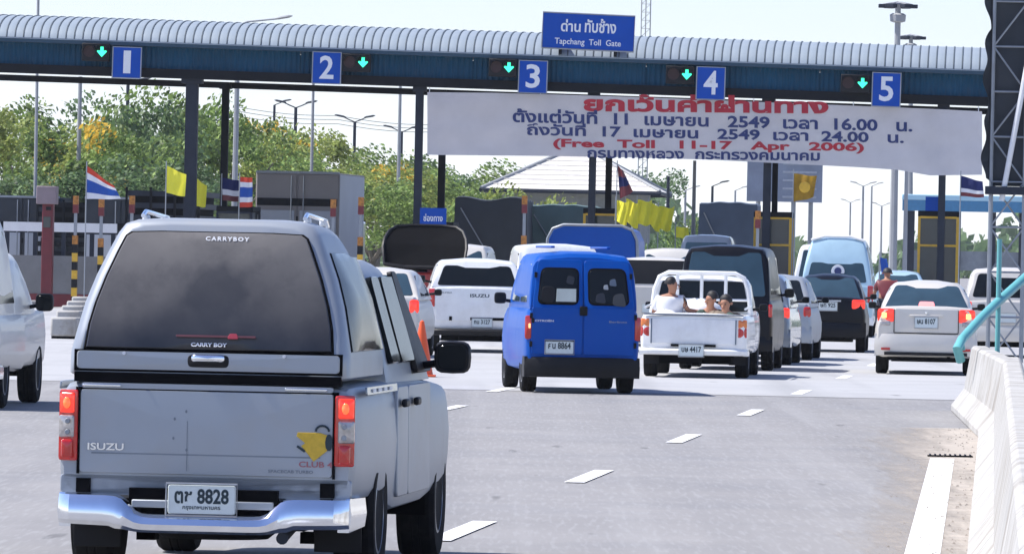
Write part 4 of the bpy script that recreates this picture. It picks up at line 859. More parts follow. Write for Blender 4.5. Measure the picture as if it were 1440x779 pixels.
# columns: front row and rear row
def column(xp, wpx, v, m, lab, yt=118, grp='canopy columns'):
    c0 = CP(xp, 200, v, sinv); w = wpx / F * (D + v); base = smat @ V(c0.x, v, 0); topz = (cmat @ V(c0.x, v, zb1 + .05)).z
    t = thing('canopy_column', lab, 'column', base, YR, grp)
    MB().box((0, 0, (topz + .1) / 2), (w, w, topz + .06 - .1)).build('shaft', m, t, bevel=.015)
    MB().box((0, 0, .06), (w * 2.2, w * 2.2, .12)).build('base_plate', m, t); m_ = MB(); m_.box((0, 0, topz - .10), (w * 1.7, w * 1.7, .14)); m_.build('cap_plate', m, t)
    return t
column(-22, 12, .35, 'steelgrey', 'slim grey column at the far left under the canopy')
column(269, 17, .35, 'steelgrey', 'thickest dark grey column, standing between the yellow flags')
column(589, 11, .35, 'steelgrey', 'slim dark column at the left end of the banner')
column(834, 10, .35, 'steelgrey', 'grey column below the words Free Toll on the banner')
column(1080, 11, .35, 'steelgrey', 'grey column beside the yellow-framed booth under sign 4')
column(1326, 10, .35, 'steelgrey', 'grey column in front of the booth with the blue rooftop sign')
column(316, 10, 6.0, 'steel', 'black column behind the thickest grey one, beside the striped flags')
column(622, 10, 6.0, 'steel', 'black column just right of the left end of the banner')
column(857, 9, 6.0, 'steel', 'black column behind the grey one near the dark red flag')
column(1091, 8, 6.0, 'steel', 'black column behind the booth under sign 4')
# lane number signs and lane signals
def lanesign(n, x0, y0, x1, y1, lab):
    a = CP(x0, y1, -.45); b = CP(x1, y0, -.45); c = (a + b) / 2; w = b.x - a.x; h = b.z - a.z
    t = thing('lane_number_sign', lab, 'sign', cmat @ c, YR, 'lane number signs', TILT)
    MB().box((0, 0, 0), (w, .06, h)).build('panel', 'signblue', t, bevel=.008)
    fr = MB()
    for s in (-1, 1): fr.box((s * (w / 2 - .015), -.032, 0), (.03, .012, h)); fr.box((0, -.032, s * (h / 2 - .012)), (w - .06, .012, .022))
    fr.build('frame', 'galv', t)
    wd = .24
    lettering(t, n, -w * wd * (.48 if n == '1' else 1), w * wd * (.55 if n == '1' else 1), -h * .34, h * .38, -.036, 'whiteink', .02)
    MB().box((0, .2, h * .2), (.08, .35, .08)).build('bracket', 'steel', t)
lanesign('1', 157, 67, 200, 110, 'square blue lane sign with a white one, beside the thickest column, over the striped flag')
lanesign('2', 438, 74, 481, 118, 'square blue lane sign with a white two, above the box lorry')
lanesign('3', 728, 86, 771, 131, 'square blue lane sign with a white three, just left of the gate name sign')
lanesign('4', 978, 95, 1021, 140, 'square blue lane sign with a white four, above the word Apr on the banner')
lanesign('5', 1225, 103, 1268, 150, 'square blue lane sign with a white five, farthest right')
def signal(xg, yg, xr, lab, full=1):
    c = CP((xg + xr) / 2, yg + 1, -.38); w = (xg - xr) / 50 + .42; t = thing('lane_signal', lab, 'traffic signal', cmat @ c, YR, 'lane signals', TILT)
    MB().box((0, 0, 0), (w, .2, .50)).build('housing', 'black', t, bevel=.02)
    g = (xg - xr) / 100
    for s, nm in ((-1, 'stop_lens'), (1, 'go_lens')):
        MB().lathe([(.165, .0), (.165, -.04), (.15, -.04), (.15, -.01), (.001, -.012)], (s * g, -.10, .02), 'Y', 20).build(nm, 'dead_lens' if s < 0 else 'black', t)
        hd = MB(); hd.loft([[V(s * g + .175 * math.cos(a), y, .02 + .175 * math.sin(a)) for a in [math.pi * k / 10 for k in range(11)]] for y in (-.10, -.26)], closed=False); hd.build('visor', 'steelgrey' if s < 0 else 'black', t)
    ar = MB(); ar.plate([V(g + x, -.118, .02 + z) for x, z in ((-.045, .14), (-.045, -.01), (-.125, .035), (-.14, -.0), (0, -.15), (.14, -.0), (.125, .035), (.045, -.01), (.045, .14))][::1], .01)
    ar.build('green_arrow', 'green_on', t)
    MB().box((0, .2, 0), (.1, .25, .1)).build('bracket', 'steel', t)
signal(144, 73, 126, 'lit green arrow lane signal over the national flag, farthest left'); signal(511, 88, 492, 'lit green arrow lane signal directly right of its number sign')
signal(716, 95, 698, 'lit green arrow lane signal above the left part of the banner'); signal(966, 105, 947, 'lit green arrow lane signal just right of below the gate name sign'); signal(1213, 117, 1193, 'lit green arrow lane signal farthest right, under the high masts')
# gate name sign
a = CP(762, 68, -.55); b = CP(893, 23, -.55); c = (a + b) / 2; w = b.x - a.x; h = b.z - a.z + .02
gs = thing('gate_name_sign', 'wide blue sign with Thai lettering standing above the canopy eave', 'sign', cmat @ c, YR, ry=R(1.6))
MB().box((0, 0, 0), (w, .09, h)).build('panel', 'signblue', gs, bevel=.01)
fr = MB(); q = [V(-w / 2, -.05, -h / 2), V(w / 2, -.05, -h / 2), V(w / 2, -.05, h / 2), V(-w / 2, -.05, h / 2)]; fr.tube(q + [q[0]], .022, 6); fr.build('frame', 'galv', gs)
lettering(gs, 'ด่าน', -w * .30, -w * .085, -.02, h * .33, -.052, 'whiteink', .025); lettering(gs, 'ทับช้าง', -w * .04, w * .30, -.02, h * .38, -.052, 'whiteink', .025)
lettering(gs, 'Tapchang  Toll  Gate', -w * .36, w * .36, -h * .42, -h * .20, -.052, 'whiteink', .012)
for s in (-1, 1): MB().box((s * w * .3, .2, -h * .4), (.08, .3, .5)).build('bracket', 'steel', gs)
# banner
bn_ = thing('banner', 'long white cloth banner with red and navy toll-free notice hung under the canopy', 'banner', O, YR)
def BP(x, y, v=-.12): return CP(x, y, v, sinv)
tops = [(601, 130), (700, 131), (800, 134), (900, 137), (1000, 141), (1100, 145), (1200, 149), (1300, 153), (1381, 157)]
bots = [(600, 218), (700, 219), (800, 220), (900, 222), (1000, 225), (1100, 230), (1200, 235), (1262, 239), (1308, 247), (1381, 246)]
def interp(L, x):
    for i in range(len(L) - 1):
        if x <= L[i + 1][0] or i == len(L) - 2:
            t = (x - L[i][0]) / (L[i + 1][0] - L[i][0]); return lerp(L[i][1], L[i + 1][1], t)
def rip(x, y): return .030 * math.sin(x * .035 + y * .012) + .018 * math.sin(x * .09 - y * .05) + .012 * math.sin(y * .16 + x * .01)
def bsurf(x, y, off=0):
    p = BP(x, y); p.y += rip(x, y) - off; return p
mb = MB(); NX, NY = 150, 14; rows = []
for j in range(NY + 1):
    rows.append([bsurf(lerp(601, 1381, i / NX), lerp(interp(tops, lerp(601, 1381, i / NX)), interp(bots, lerp(601, 1381, i / NX)), j / NY)) for i in range(NX + 1)])
mb.loft(rows, closed=False); sheet_ = mb.build('cloth', 'cloth', bn_, ang=80)
rows2 = [[p + V(0, .006, 0) for p in r] for r in rows]; 
def btext(s, x0, y0, x1, y1, h, m, bold=.03):
    """(x0,y0)-(x1,y1): baseline ends in the photograph, h: letter height there"""
    mb = MB(); text_mb(mb, s, lambda u, v: bsurf(lerp(x0, x1, u), lerp(y0, y1, u) - h * v, .02), bold); return mb.build('lettering', m, sheet_)
btext('ยกเว้นค่าผ่านทาง', 821, 157, 1165, 160.5, 25, 'red_ink', .045)
btext('ตั้งแต่วันที่  11  เมษายน   2549  เวลา  16.00   น.', 721, 172.5, 1283, 186, 20, 'blue_ink', .03)
btext('ถึงวันที่  17  เมษายน   2549  เวลา  24.00   น.', 741, 190.5, 1271, 202, 18, 'blue_ink', .03)
btext('(Free  Toll   11-17   Apr   2006)', 778, 210.5, 1215, 216.5, 15.5, 'red_ink', .035)
btext('กรมทางหลวง  กระทรวงคมนาคม', 826, 222.5, 1153, 226.5, 11.5, 'blue_ink', .03)
for x in (604, 760, 900, 1060, 1200, 1376):
    a = BP(x, interp(tops, x)); MB().tube([a, a + V(0, .1, .32)], .012, 5).build('tie_rope', 'white2', bn_)

# ------------------------------------------------------------ toll islands, booths, posts
def island(xp, lab, v0=-22, v1=26, w=1.5):
    c0 = CP(xp, 200, 0, sinv); t = thing('toll_island', lab, 'kerb island', smat @ V(c0.x, 0, 0), YR, 'raised toll islands')
    m = MB(); r_ = []
    for y, k in ((v0, .25), (v0 + .25, .7), (v0 + .8, 1), (v1, 1)):
        r_.append([V(-w / 2 * k, y, .002), V(w / 2 * k, y, .002), V(w / 2 * k, y, .16), V(w / 2 * k - .03, y, .19), V(-w / 2 * k + .03, y, .19), V(-w / 2 * k, y, .16)])
    m.loft(r_); m.build('kerb', 'concrete', t); return c0.x
def booth(xp, yt, wpx, lab, frame='yellow', v=.9, sign=None, x_off=0):
    c0 = CP(xp, yt, v, sinv); w = wpx / F * D; h = c0.z - .19; L = 2.2
    t = thing('toll_booth', lab, 'toll booth', smat @ V(c0.x, v, .19), YR, 'toll booths on the islands')
    MB().box((0, L / 2, .5), (w - .06, L - .06, 1.0)).build('lower_panel', 'steelgrey', t)
    g = MB(); g.box((0, L / 2, 1.0 + (h - 1.15) / 2), (w - .12, L - .12, h - 1.16)); g.build('window', 'boothglass', t)
    rf = MB(); rf.box((0, L / 2, h - .08), (w + .04, L + .04, .16)); rf.build('roof', 'steel', t, bevel=.02)
    for sx in (-1, 1):
        for sy in (0, L): MB().box((sx * (w / 2 - .02), sy, (h - .16) / 2), (.07, .07, h - .16)).build('corner_post', frame, t)
    for z in (1.0, h * .68, h - .18):
        for sy in (0, L): MB().box((0, sy - .01 if sy == 0 else sy + .01, z), (w - .1, .06, .06)).build('rail', frame, t)
    if sign:
        s = MB(); s.box((x_off, -.05, h + .2), (sign, .08, .40)); s.build('roof_sign', 'signblue', t)
    # a seated attendant shape is not visible; desk and monitor are
    MB().box((w * .12, .35, 1.28), (.3, .2, .26)).build('monitor', 'galv', t, bevel=.01)
    return t
for xp, lab in ((40, 'toll island at the far left with stepped white blocks in front'), (300, 'toll island behind the silver pickup roof'), (612, 'toll island at the left end of the banner'), (848, 'toll island behind the blue van'), (1087, 'toll island beside the pale blue van'), (1322, 'toll island beyond the champagne saloon')):
    island(xp, lab)
booth(612, 312, 50, 'dark toll booth with blue route sign near the raised tailgate', 'steelgrey')
booth(848, 293, 54, 'yellow-framed toll booth beside the yellow flags', 'yellow')
booth(1087, 298, 52, 'yellow-framed toll booth between grey tarpaulin and pale blue van', 'yellow')
booth(1320, 297, 56, 'yellow-framed toll booth with a small blue sign on its roof', 'yellow', sign=.55, x_off=-.1)
booth(330, 290, 50, 'dark toll booth behind the big silver pickup', 'steelgrey')
# blue sign on the third booth
a = CP(590, 326, -.2, sinv); b = CP(628, 293, -.2, sinv); c = (a + b) / 2
t = thing('route_sign', 'small blue sign with faint white letters by the dark booth', 'sign', smat @ c, YR)
MB().box((0, 0, 0), (b.x - a.x, .06, b.z - a.z)).build('panel', 'signblue', t, bevel=.01)
lettering(t, 'ช่องทาง', -.27, .27, -.04, .17, -.034, 'whiteink', .02); lettering(t, 'ETC', -.16, .16, -.24, -.12, -.034, 'whiteink', .02)
MB().tube([V(0, .03, -.3), V(0, .03, -c.z + .18)], .04, 8).build('post', 'steelgrey', t)
# striped hazard posts
def hpost(xp, yt, yb, lab, v=-4, w=.15):
    p = CP(xp, yt, v, sinv); zb_ = .0; t = thing('hazard_post', lab, 'post', smat @ V(p.x, v, zb_), YR, 'striped hazard posts on the islands')
    z = 0; k = 0; n = 0; MB().box((0, 0, p.z / 2), (w * .55, w * .55, p.z - .02)).build('pole', 'galv', t)
    z = p.z
    while z > .3:
        gap = (1.0 if n == 3 else 0)
        MB().box((0, 0, z - .13), (w, w, .24)).build('band', ('postorange' if n < 3 else 'yellow') if k % 2 == 0 else ('maroon' if n < 2 else 'black'), t)
        z -= .24; k += 1; n += 1
        if n in (2,): z -= .62
for a_ in ((107, 275, 'hazard post in front of the pink-grey ticket machine, right side'), (143, 279, 'hazard post below the free end of the striped national flag'), (186, 275, 'short hazard post beside the slatted lorry'), (469, 280, 'hazard post at the rear corner of the grey box lorry'), (508, 277, 'hazard post right of the grey box lorry'), (738, 275, 'hazard post between the dark and green tarpaulin lorries'), (1066, 296, 'hazard post at the edge of the blue-grey tarpaulin')):
    hpost(a_[0], a_[1], 0, a_[2])
# white kerb blocks leading to the far-left island
for k in range(7):
    p = GP(lerp(93, 128, k / 6), lerp(476, 424, (k / 6) ** .8)); s = thing('kerb_block', 'white concrete lane divider block, %s of the row at the far left' % ['nearest', 'second nearest', 'third nearest', 'middle one', 'third farthest', 'second farthest', 'farthest'][k], 'concrete block', V(p.x, p.y, 0), YR, 'white divider blocks')
    MB().box((0, 0, .22), (.50, .8, .36)).build('block', 'barrier', s, bevel=.04); MB().box((0, 0, .03), (.46, .76, .06)).build('foot', 'under', s)
# ticket machine and low island wall, far left
p = CP(67, 262, -3, sinv)
t = thing('ticket_machine', 'pink-grey metal box on a maroon column at the far left island', 'ticket machine', smat @ V(p.x, -3, 0), YR)
MB().box((0, 0, p.z - .25), (.56, .5, .5)).build('head_box', 'pinkgrey', t, bevel=.02); MB().box((.03, .05, (p.z - .5) / 2), (.30, .35, p.z - .5)).build('column', 'maroon', t, bevel=.015)
MB().box((.02, -.14, p.z - 1.0), (.2, .03, .3)).build('screen', 'boothglass', t); MB().box((.06, -.15, p.z - .62), (.14, .04, .1)).build('slot', 'black', t)
t = thing('island_wall', 'low grey concrete wall with a white beam along the far left island', 'wall', smat @ V(CP(70, 300, -2, sinv).x, -1.5, 0), YR)
MB().box((.2, .3, .9), (3.4, .2, 1.1)).build('wall_panel', mat('stained_grey_wall', (.22, .22, .215), .85, 0, .2, 1.5, dirt=(.12, .12, .12), dirt_amt=.6), t); MB().box((.2, .3, .2), (3.4, .24, .36)).build('base_band', 'maroon', t)
MB().box((.2, .3, 2.25), (3.2, .14, .26)).build('beam', 'white2', t)
for x in (-1.3, -.5, .3, 1.1, 1.7): MB().box((x, .32, 1.75), (.12, .1, .95)).build('upright', 'steelgrey', t)
# ------------------------------------------------------------ lorries beyond the gate
def lorry(name, lab, xc, Z, yaw, w, h, L, m, ms=None, zb=1.15, tarp=0, slats=False):
    g = GX(xc, Z); t = thing(name, lab, 'lorry', g, -R(yaw), 'lorries beyond the toll gate')
    b = MB()
    if tarp:
        rings = []
        for y in [L * k / 12 for k in range(13)]:
            rr = []; n = 14
            for k in range(n + 1):
                u = lerp(-1, 1, k / n); sag = (.07 * math.cos(u * math.pi * 1.3 + .4) if tarp == 2 else .012 * math.cos(u * 9)) + .04 * math.sin(y * 3)
                rr.append(V(u * w / 2, y + .02 * math.sin(u * 12), h - (u * u * .05) - sag))
            rings.append([V(-w / 2 - .02, y, zb), V(-w / 2 - .03 + .02 * math.sin(y * 5), y, (zb + h) / 2)] + rr + [V(w / 2 + .03 + .02 * math.sin(y * 4), y, (zb + h) / 2), V(w / 2 + .02, y, zb)])
        b.loft(rings); b.build('tarpaulin', m, t, ang=60)
        MB().tube([V(-w * .42, -.03, h - .3), V(w * .1, -.04, zb + .4)], .02, 5).build('lashing_rope', 'galv', t)
    elif slats:
        n = 7
        for k in range(n):
            z = lerp(zb, h, (k + .5) / n)
            MB().box((0, 0, z), (w, .05, .16)).build('slat', m, t)
            for s in (-1, 1): MB().box((s * w / 2, L / 2, z), (.05, L - .05, .16)).build('slat', m, t)
        for x in (-w / 2, -w / 6, w / 6, w / 2): MB().box((x, -.04, (zb + h) / 2), (.07, .05, h - zb)).build('upright', 'steel', t)
        MB().box((0, L / 2, zb + .5), (w - .2, L - .2, 1.0)).build('load', 'tarpdark', t); MB().box((0, L / 2, (zb + h) / 2 + .3), (w - .3, L - .3, (h - zb) - .8)).build('load', 'under', t)
    else:
        b.box((0, L / 2, (zb + h) / 2), (w, L, h - zb)); b.build('box_body', m, t, bevel=.02)
        MB().box((0, -.012, lerp(h, zb, .5)), (w - .3, .02, .16)).build('door_bar', 'steel', t)
        MB().box((w / 2 + .006, L / 2, (zb + h) / 2), (.01, L - .1, h - zb - .1)).build('side_panel', ms or m, t)
        MB().box((0, -.03, lerp(zb, h, .68)), (w - .1, .05, .22)).build('dark_band', 'steel', t)  # dark steel band across the rear, above the lower doors
        for s in (-1, 1):
            MB().box((s * w / 4, -.045, lerp(zb, h, .31)), (w / 2 - .16, .03, (h - zb) * .56)).build('lower_door_panel', 'container2', t)
            dr = MB(); dr.box((s * w / 4, -.02, (zb + h) / 2 - .0), (w / 2 - .06, .03, h - zb - .12)); dr.build('rear_door', m, t, bevel=.01)
            MB().tube([V(s * .18, -.06, zb + .1), V(s * .18, -.06, h - .1)], .02, 6).build('lock_rod', 'galv', t)
            MB().box((s * w * .30, -.045, lerp(zb, h, .3)), (.25, .02, .05)).build('hinge', 'black', t)
        MB().box((0, -.03, h + .0), (w, .06, .07)).build('top_rail', 'galv', t)
    u = MB(); u.box((0, L / 2, zb - .12), (.9, L, .22)); u.box((0, .0, .62), (w * .9, .1, .14)); u.build('chassis', 'under', t)
    for y in (1.0, 2.3):
        for s in (-1, 1): wheel(t, s * (w / 2 - .25), y, .48, .42, 'galv')
    for s in (-1, 1): wheel(t, s * (w / 2 - .2), L + 1.0, .48, .3, 'galv'); MB().box((s * w * .38, -.02, .8), (.3, .04, .12)).build('taillight', 'lampred', t)
    cbx = MB(); cbx.loft([[V(sx * (w / 2 - .1 - ins), y, z) for sx, z in ((-1, .7), (1, .7), (1, 2.0), (1, hh), (-1, hh), (-1, 2.0))] for y, hh, ins in ((L + .15, 2.6, 0), (L + 1.4, 2.65, 0), (L + 1.8, 2.3, .08))]); cbx.build('cab', 'white', t, bevel=.04)
    return t
lorry('box_lorry', 'box lorry with dull grey rear doors and pale side, tallest vehicle at left', 415, 208, 5.5, 2.46, 4.02, 6.2, 'container', 'container2', 1.3)
lorry('slatted_lorry', 'dark lorry with open slatted body seen behind the yellow flags', 226, 215, 4, 2.2, 3.55, 5.5, 'steelgrey', None, 1.0, 0, True)
lorry('dark_lorry', 'black-bodied lorry behind the hazard posts at far left', 168, 222, 3, 2.3, 3.25, 5.5, 'tarpdark', None, .45)
lorry('slatted_lorry', 'dark slatted lorry behind the pink-grey ticket machine', 105, 228, 3, 2.5, 3.2, 5.5, 'steel', None, 1.0, 0, True)
lorry('dark_lorry', 'unlit dark lorry at the far left edge beyond the ticket machine', 30, 232, 3, 2.4, 3.3, 5.5, 'tarpdark', None, .45)
lorry('tarpaulin_lorry', 'lorry under a sagging dark tarpaulin left of the hazard post', 687, 214, 2, 2.15, 3.42, 6.0, 'tarpdark', None, .9, 2)
lorry('tarpaulin_lorry', 'lorry under a faded green tarpaulin beneath the pale hipped roof', 788, 219, 2, 2.1, 3.30, 6.0, 'tarpgreen', None, .9, 1)
lorry('tarpaulin_lorry', 'lorry under a smooth blue-grey tarpaulin left of the booth at sign 4', 1021, 211, 3, 1.72, 3.42, 6.0, 'tarpgrey', None, .9, 1)

# ------------------------------------------------------------ flags
def flag(name, lab, pts, Z, cols, wave=.06, pole=None, grp=None, emblem=None):
    """pts: tl, tr, br, bl in the photograph; cols: stripe materials from the top"""
    o = W(pts[0][0], pts[0][1], Z); base = V(o.x, o.y, 0); t = thing(name, lab, 'flag', base, 0, grp)
    q = [W(a, b, Z) - base for a, b in pts]; nx = 14; ns = len(cols); per = 3
    mb = MB(); rows = []
    for j in range(ns * per + 1):
        v = j / (ns * per); row = []
        for i in range(nx + 1):
            u = i / nx; p = lerp(lerp(q[0], q[1], u), lerp(q[3], q[2], u), v)
            row.append(p + V(0, wave * math.sin(u * 7 + v * 2) * (0.3 + u), wave * .35 * math.sin(u * 6 + 1) * u))
        rows.append(row)
    for k in range(ns):
        m = MB(); m.loft(rows[k * per:(k + 1) * per + 1], closed=False); m.build('stripe' if ns > 1 else 'cloth', cols[k], t, ang=90)
    if pole is not False:
        a = q[0]; MB().tube([V(a.x, a.y, a.z + .12), V(a.x + (pole or 0), a.y, .02)], .016, 6).build('flagpole', 'galv', t)
    if emblem:
        c = (q[0] + q[1] + q[2] + q[3]) / 4 + V(0, -.14, 0); MB().lathe([(.09, 0), (.16, .004), (.12, .01)], c, 'Y', 12).build('emblem', emblem, t)
    return t
TH5 = ['flagred', 'flagwhite', 'flagblue', 'flagblue', 'flagwhite', 'flagred']
flag('national_flag', 'red, white and blue striped flag streaming down to the right at far left', [(122, 233), (160, 262), (170, 280), (120, 280)], 195, ['flagred', 'flagwhite', 'flagblue', 'flagblue', 'flagwhite'], .05, grp='flags flying at the gate')
flag('yellow_flag', 'plain yellow flag left of the thickest column', [(234, 233), (262, 246), (260, 277), (233, 271)], 194, ['flagyellow'], .05, grp='flags flying at the gate')
flag('yellow_flag', 'narrower yellow flag right of the thickest column', [(274, 249), (291, 262), (289, 292), (276, 290)], 202, ['flagyellow'], .06, grp='flags flying at the gate')
flag('national_flag', 'small upright striped flag beside the grey box lorry', [(337, 249), (355, 250), (355, 291), (337, 292)], 200, TH5[:1] + TH5[1:5] + TH5[5:], .03, grp='flags flying at the gate')
flag('dark_flag', 'dark navy flag hanging behind the small upright striped flag', [(312, 250), (337, 254), (338, 284), (313, 282)], 206, ['flagdark', 'flagdark', 'flagwhite', 'maroon'], .05, grp='flags flying at the gate')
flag('dark_flag', 'dark red flag drooping above the bunch of yellow flags', [(868, 232), (876, 240), (890, 270), (872, 280)], 199, ['maroon', 'flagdark', 'maroon'], .07, grp='flags flying at the gate')
labs = ['leftmost', 'second', 'middle', 'fourth', 'rightmost']
for k, (x, y) in enumerate(((866, 282), (880, 279), (896, 281), (912, 284), (926, 290))):
    flag('yellow_flag', '%s yellow flag in the bunch beside the blue covered pickup' % labs[k], [(x, y), (x + 19 + k, y + 2 + (k % 2) * 6), (x + 15 + 2 * (k % 3), y + 36 + (k % 2) * 8), (x - 2, y + 28 + 3 * (k % 3))], 199 + .35 * k, ['flagyellow'], .16, grp='bunch of yellow flags')
flag('yellow_flag', 'small low yellow flag left of the slim pole by the blue-grey tarpaulin', [(950, 319), (968, 320), (969, 336), (951, 334)], 201, ['flagyellow'], .06, grp='flags flying at the gate')
flag('gold_flag', 'old gold flag with a dark emblem in front of the billboard', [(1116, 244), (1149, 248), (1144, 278), (1116, 284)], 199, ['flaggold'], .07, emblem='yellow', grp='flags flying at the gate')
flag('dark_flag', 'navy flag with pale lower band beside the lattice mast', [(1351, 247), (1382, 256), (1384, 278), (1351, 276)], 190, ['flagdark', 'flagdark', 'flagdark', 'flagwhite', 'maroon'], .05, grp='flags flying at the gate')
flag('dark_flag', 'blue flag over the motorcyclist next to the pale blue van', [(1237, 362), (1247, 364), (1252, 388), (1240, 386)], 160, ['flagblue'], .03, grp='flags flying at the gate')
# ------------------------------------------------------------ house, billboard, far canopy
Zh = 285; h0 = W(676, 265, Zh); h1 = W(928, 270, Zh); hz = (h0.z + h1.z) / 2; rz_ = W(800, 214, Zh + 5).z
t = thing('gate_office', 'low building with a pale hipped roof behind the tarpaulin lorries', 'building', V((h0.x + h1.x) / 2, Zh, 0), YR)
w = (h1.x - h0.x) / 2; dp = 10; rl = w - 3.1
m = MB(); vs = [V(-w, 0, hz), V(w, 0, hz), V(w, dp, hz), V(-w, dp, hz), V(-rl, dp / 2, rz_), V(rl, dp / 2, rz_)]
m.add(vs, [(0, 1, 5, 4), (1, 2, 5), (2, 3, 4, 5), (3, 0, 4), (3, 2, 1, 0)]); rf = m.build('roof', 'roofpale', t, ang=10)
m = MB(); q = [vs[0], vs[1], vs[2], vs[3], vs[0]]; m.tube([p + V(0, 0, -.06) for p in q], .09, 6); m.build('eave_trim', 'steelgrey', rf)
for a_, b_ in ((0, 4), (1, 5), (4, 5), (3, 4), (2, 5)): MB().tube([vs[a_] + V(0, 0, .03), vs[b_] + V(0, 0, .05)], .07, 6).build('ridge_cap', 'hazepole', rf)
for k in range(7):
    f_ = (k + 1) / 8; a_, b_ = lerp(vs[0], vs[4], f_), lerp(vs[1], vs[5], f_); MB().tube([a_ + V(0, -.02, .03), b_ + V(0, -.02, .03)], .02, 5).build('tile_course', 'roofpale', rf)
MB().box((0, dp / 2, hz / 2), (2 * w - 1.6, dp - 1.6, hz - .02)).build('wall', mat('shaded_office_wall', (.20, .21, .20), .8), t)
for k in range(6):
    x = lerp(-w + 1.5, w - 1.5, k / 5); f_ = MB(); f_.box((x, .78, hz - 1.3), (.8, .06, 1.1)); f_ = f_.build('window', 'white2', t); MB().box((x, .74, hz - 1.3), (.7, .04, 1.0)).build('pane', 'boothglass', f_)
Zb = 430; a_ = W(1050, 283, Zb); b_ = W(1157, 229, Zb)
t = thing('billboard', 'faded grey advertising billboard behind the gold flag', 'billboard', V((a_.x + b_.x) / 2, Zb, 0), YR)
w = b_.x - a_.x; zc = (a_.z + b_.z) / 2
MB().box((0, 0, zc), (w, .3, b_.z - a_.z)).build('board', mat('faded_billboard', (.24, .27, .33), .7, 0, .25, .5), t)
for k in range(5): MB().box((w * .2, -.17, zc + 1.1 - k * .5), (w * .45, .03, .12)).build('print_line', mat('faded_print', (.42, .44, .47), .7), t)
for x in (-.35, -.12, .12, .35): MB().tube([V(x * w, .4, 0), V(x * w, .4, b_.z)], .14, 8).build('post', 'galv', t)
Zc = 330; a_ = W(1268, 300, Zc); b_ = W(1470, 276, Zc)
t = thing('second_canopy', 'pale blue roofed shelter farther along on the right', 'canopy', V(a_.x, Zc, 0), YR)
m = MB(); wd = b_.x - a_.x; zt_, z_m, zb_ = W(1268, 273, Zc).z, W(1268, 281, Zc).z, W(1268, 296, Zc).z
m.box((wd / 2, 3, (zt_ + z_m) / 2), (wd, 6, zt_ - z_m)); m.build('roof', mat('pale_blue_roof', (.38, .60, .70), .5, 0, .08, .6), t, bevel=.03)
MB().box((wd / 2, .1, (z_m + zb_) / 2), (wd - .05, .2, z_m - zb_)).build('fascia', mat('mid_blue_fascia', (.05, .20, .36), .6), t)
for x, wq in ((.35, .5), (2.6, .3), (4.2, .35), (5.6, .3), (6.4, .25)): MB().box((x, 1.0, zb_ / 2), (wq, .3, zb_)).build('column', 'steelgrey', t)
MB().box((3.2, 2.2, 1.9), (5.8, 1.5, .9)).build('counter', 'galv', t)
# ------------------------------------------------------------ lattice mast with ragged black cloth at the right edge
Zm = 128; pm_ = GX(1412, Zm)
t = thing('lattice_mast', 'steel lattice mast hung with torn black cloth at the right edge', 'mast', pm_, -R(5))
hgt = W(1412, -60, Zm).z; w = .30
for sx in (-1, 1):
    for sy in (-1, 1): MB().tube([V(sx * w, sy * w, 0), V(sx * w, sy * w, hgt)], .035, 6).build('leg', 'galv', t)
n = int(hgt / .75)
for k in range(n):
    z = k * hgt / n; z2 = (k + 1) * hgt / n
    for a_, b_ in (((-w, -w), (w, -w)), ((w, -w), (w, w)), ((w, w), (-w, w)), ((-w, w), (-w, -w))):
        MB().tube([V(*a_, z), V(*b_, z)], .018, 5).build('strut', 'galv', t); MB().tube([V(*(a_ if k % 2 else b_), z), V(*(b_ if k % 2 else a_), z2)], .018, 5).build('brace', 'galv', t)
m = MB(); zlo = W(1400, 262, Zm).z; rows = []
for j in range(61):
    z = lerp(zlo, hgt, j / 60); e = -.36 - .09 * abs(math.sin(z * 2.1)) ** .6 - .04 * math.sin(z * 9) + (.10 if j < 2 else 0)
    rows.append([V(e, -.38, z), V(e * .98, -.30 - .05 * math.sin(z * 6), z), V(-.25, -.22, z), V(0, -.20 - .05 * math.sin(z * 4), z), V(.3, -.2, z), V(.62 + .05 * math.sin(z * 5), -.25, z)])
m.loft(rows, closed=False); m.build('torn_cloth', 'tarpdark', t, ang=50)
m = MB(); m.box((.0, -.0, W(1400, 268, Zm).z), (.8, .8, .14)); m.build('platform', 'steelgrey', t)
MB().tube([V(-.1, -.3, 2.9), V(.35, -.4, 5.6)], .05, 8).build('stay_tube', 'white2', t)
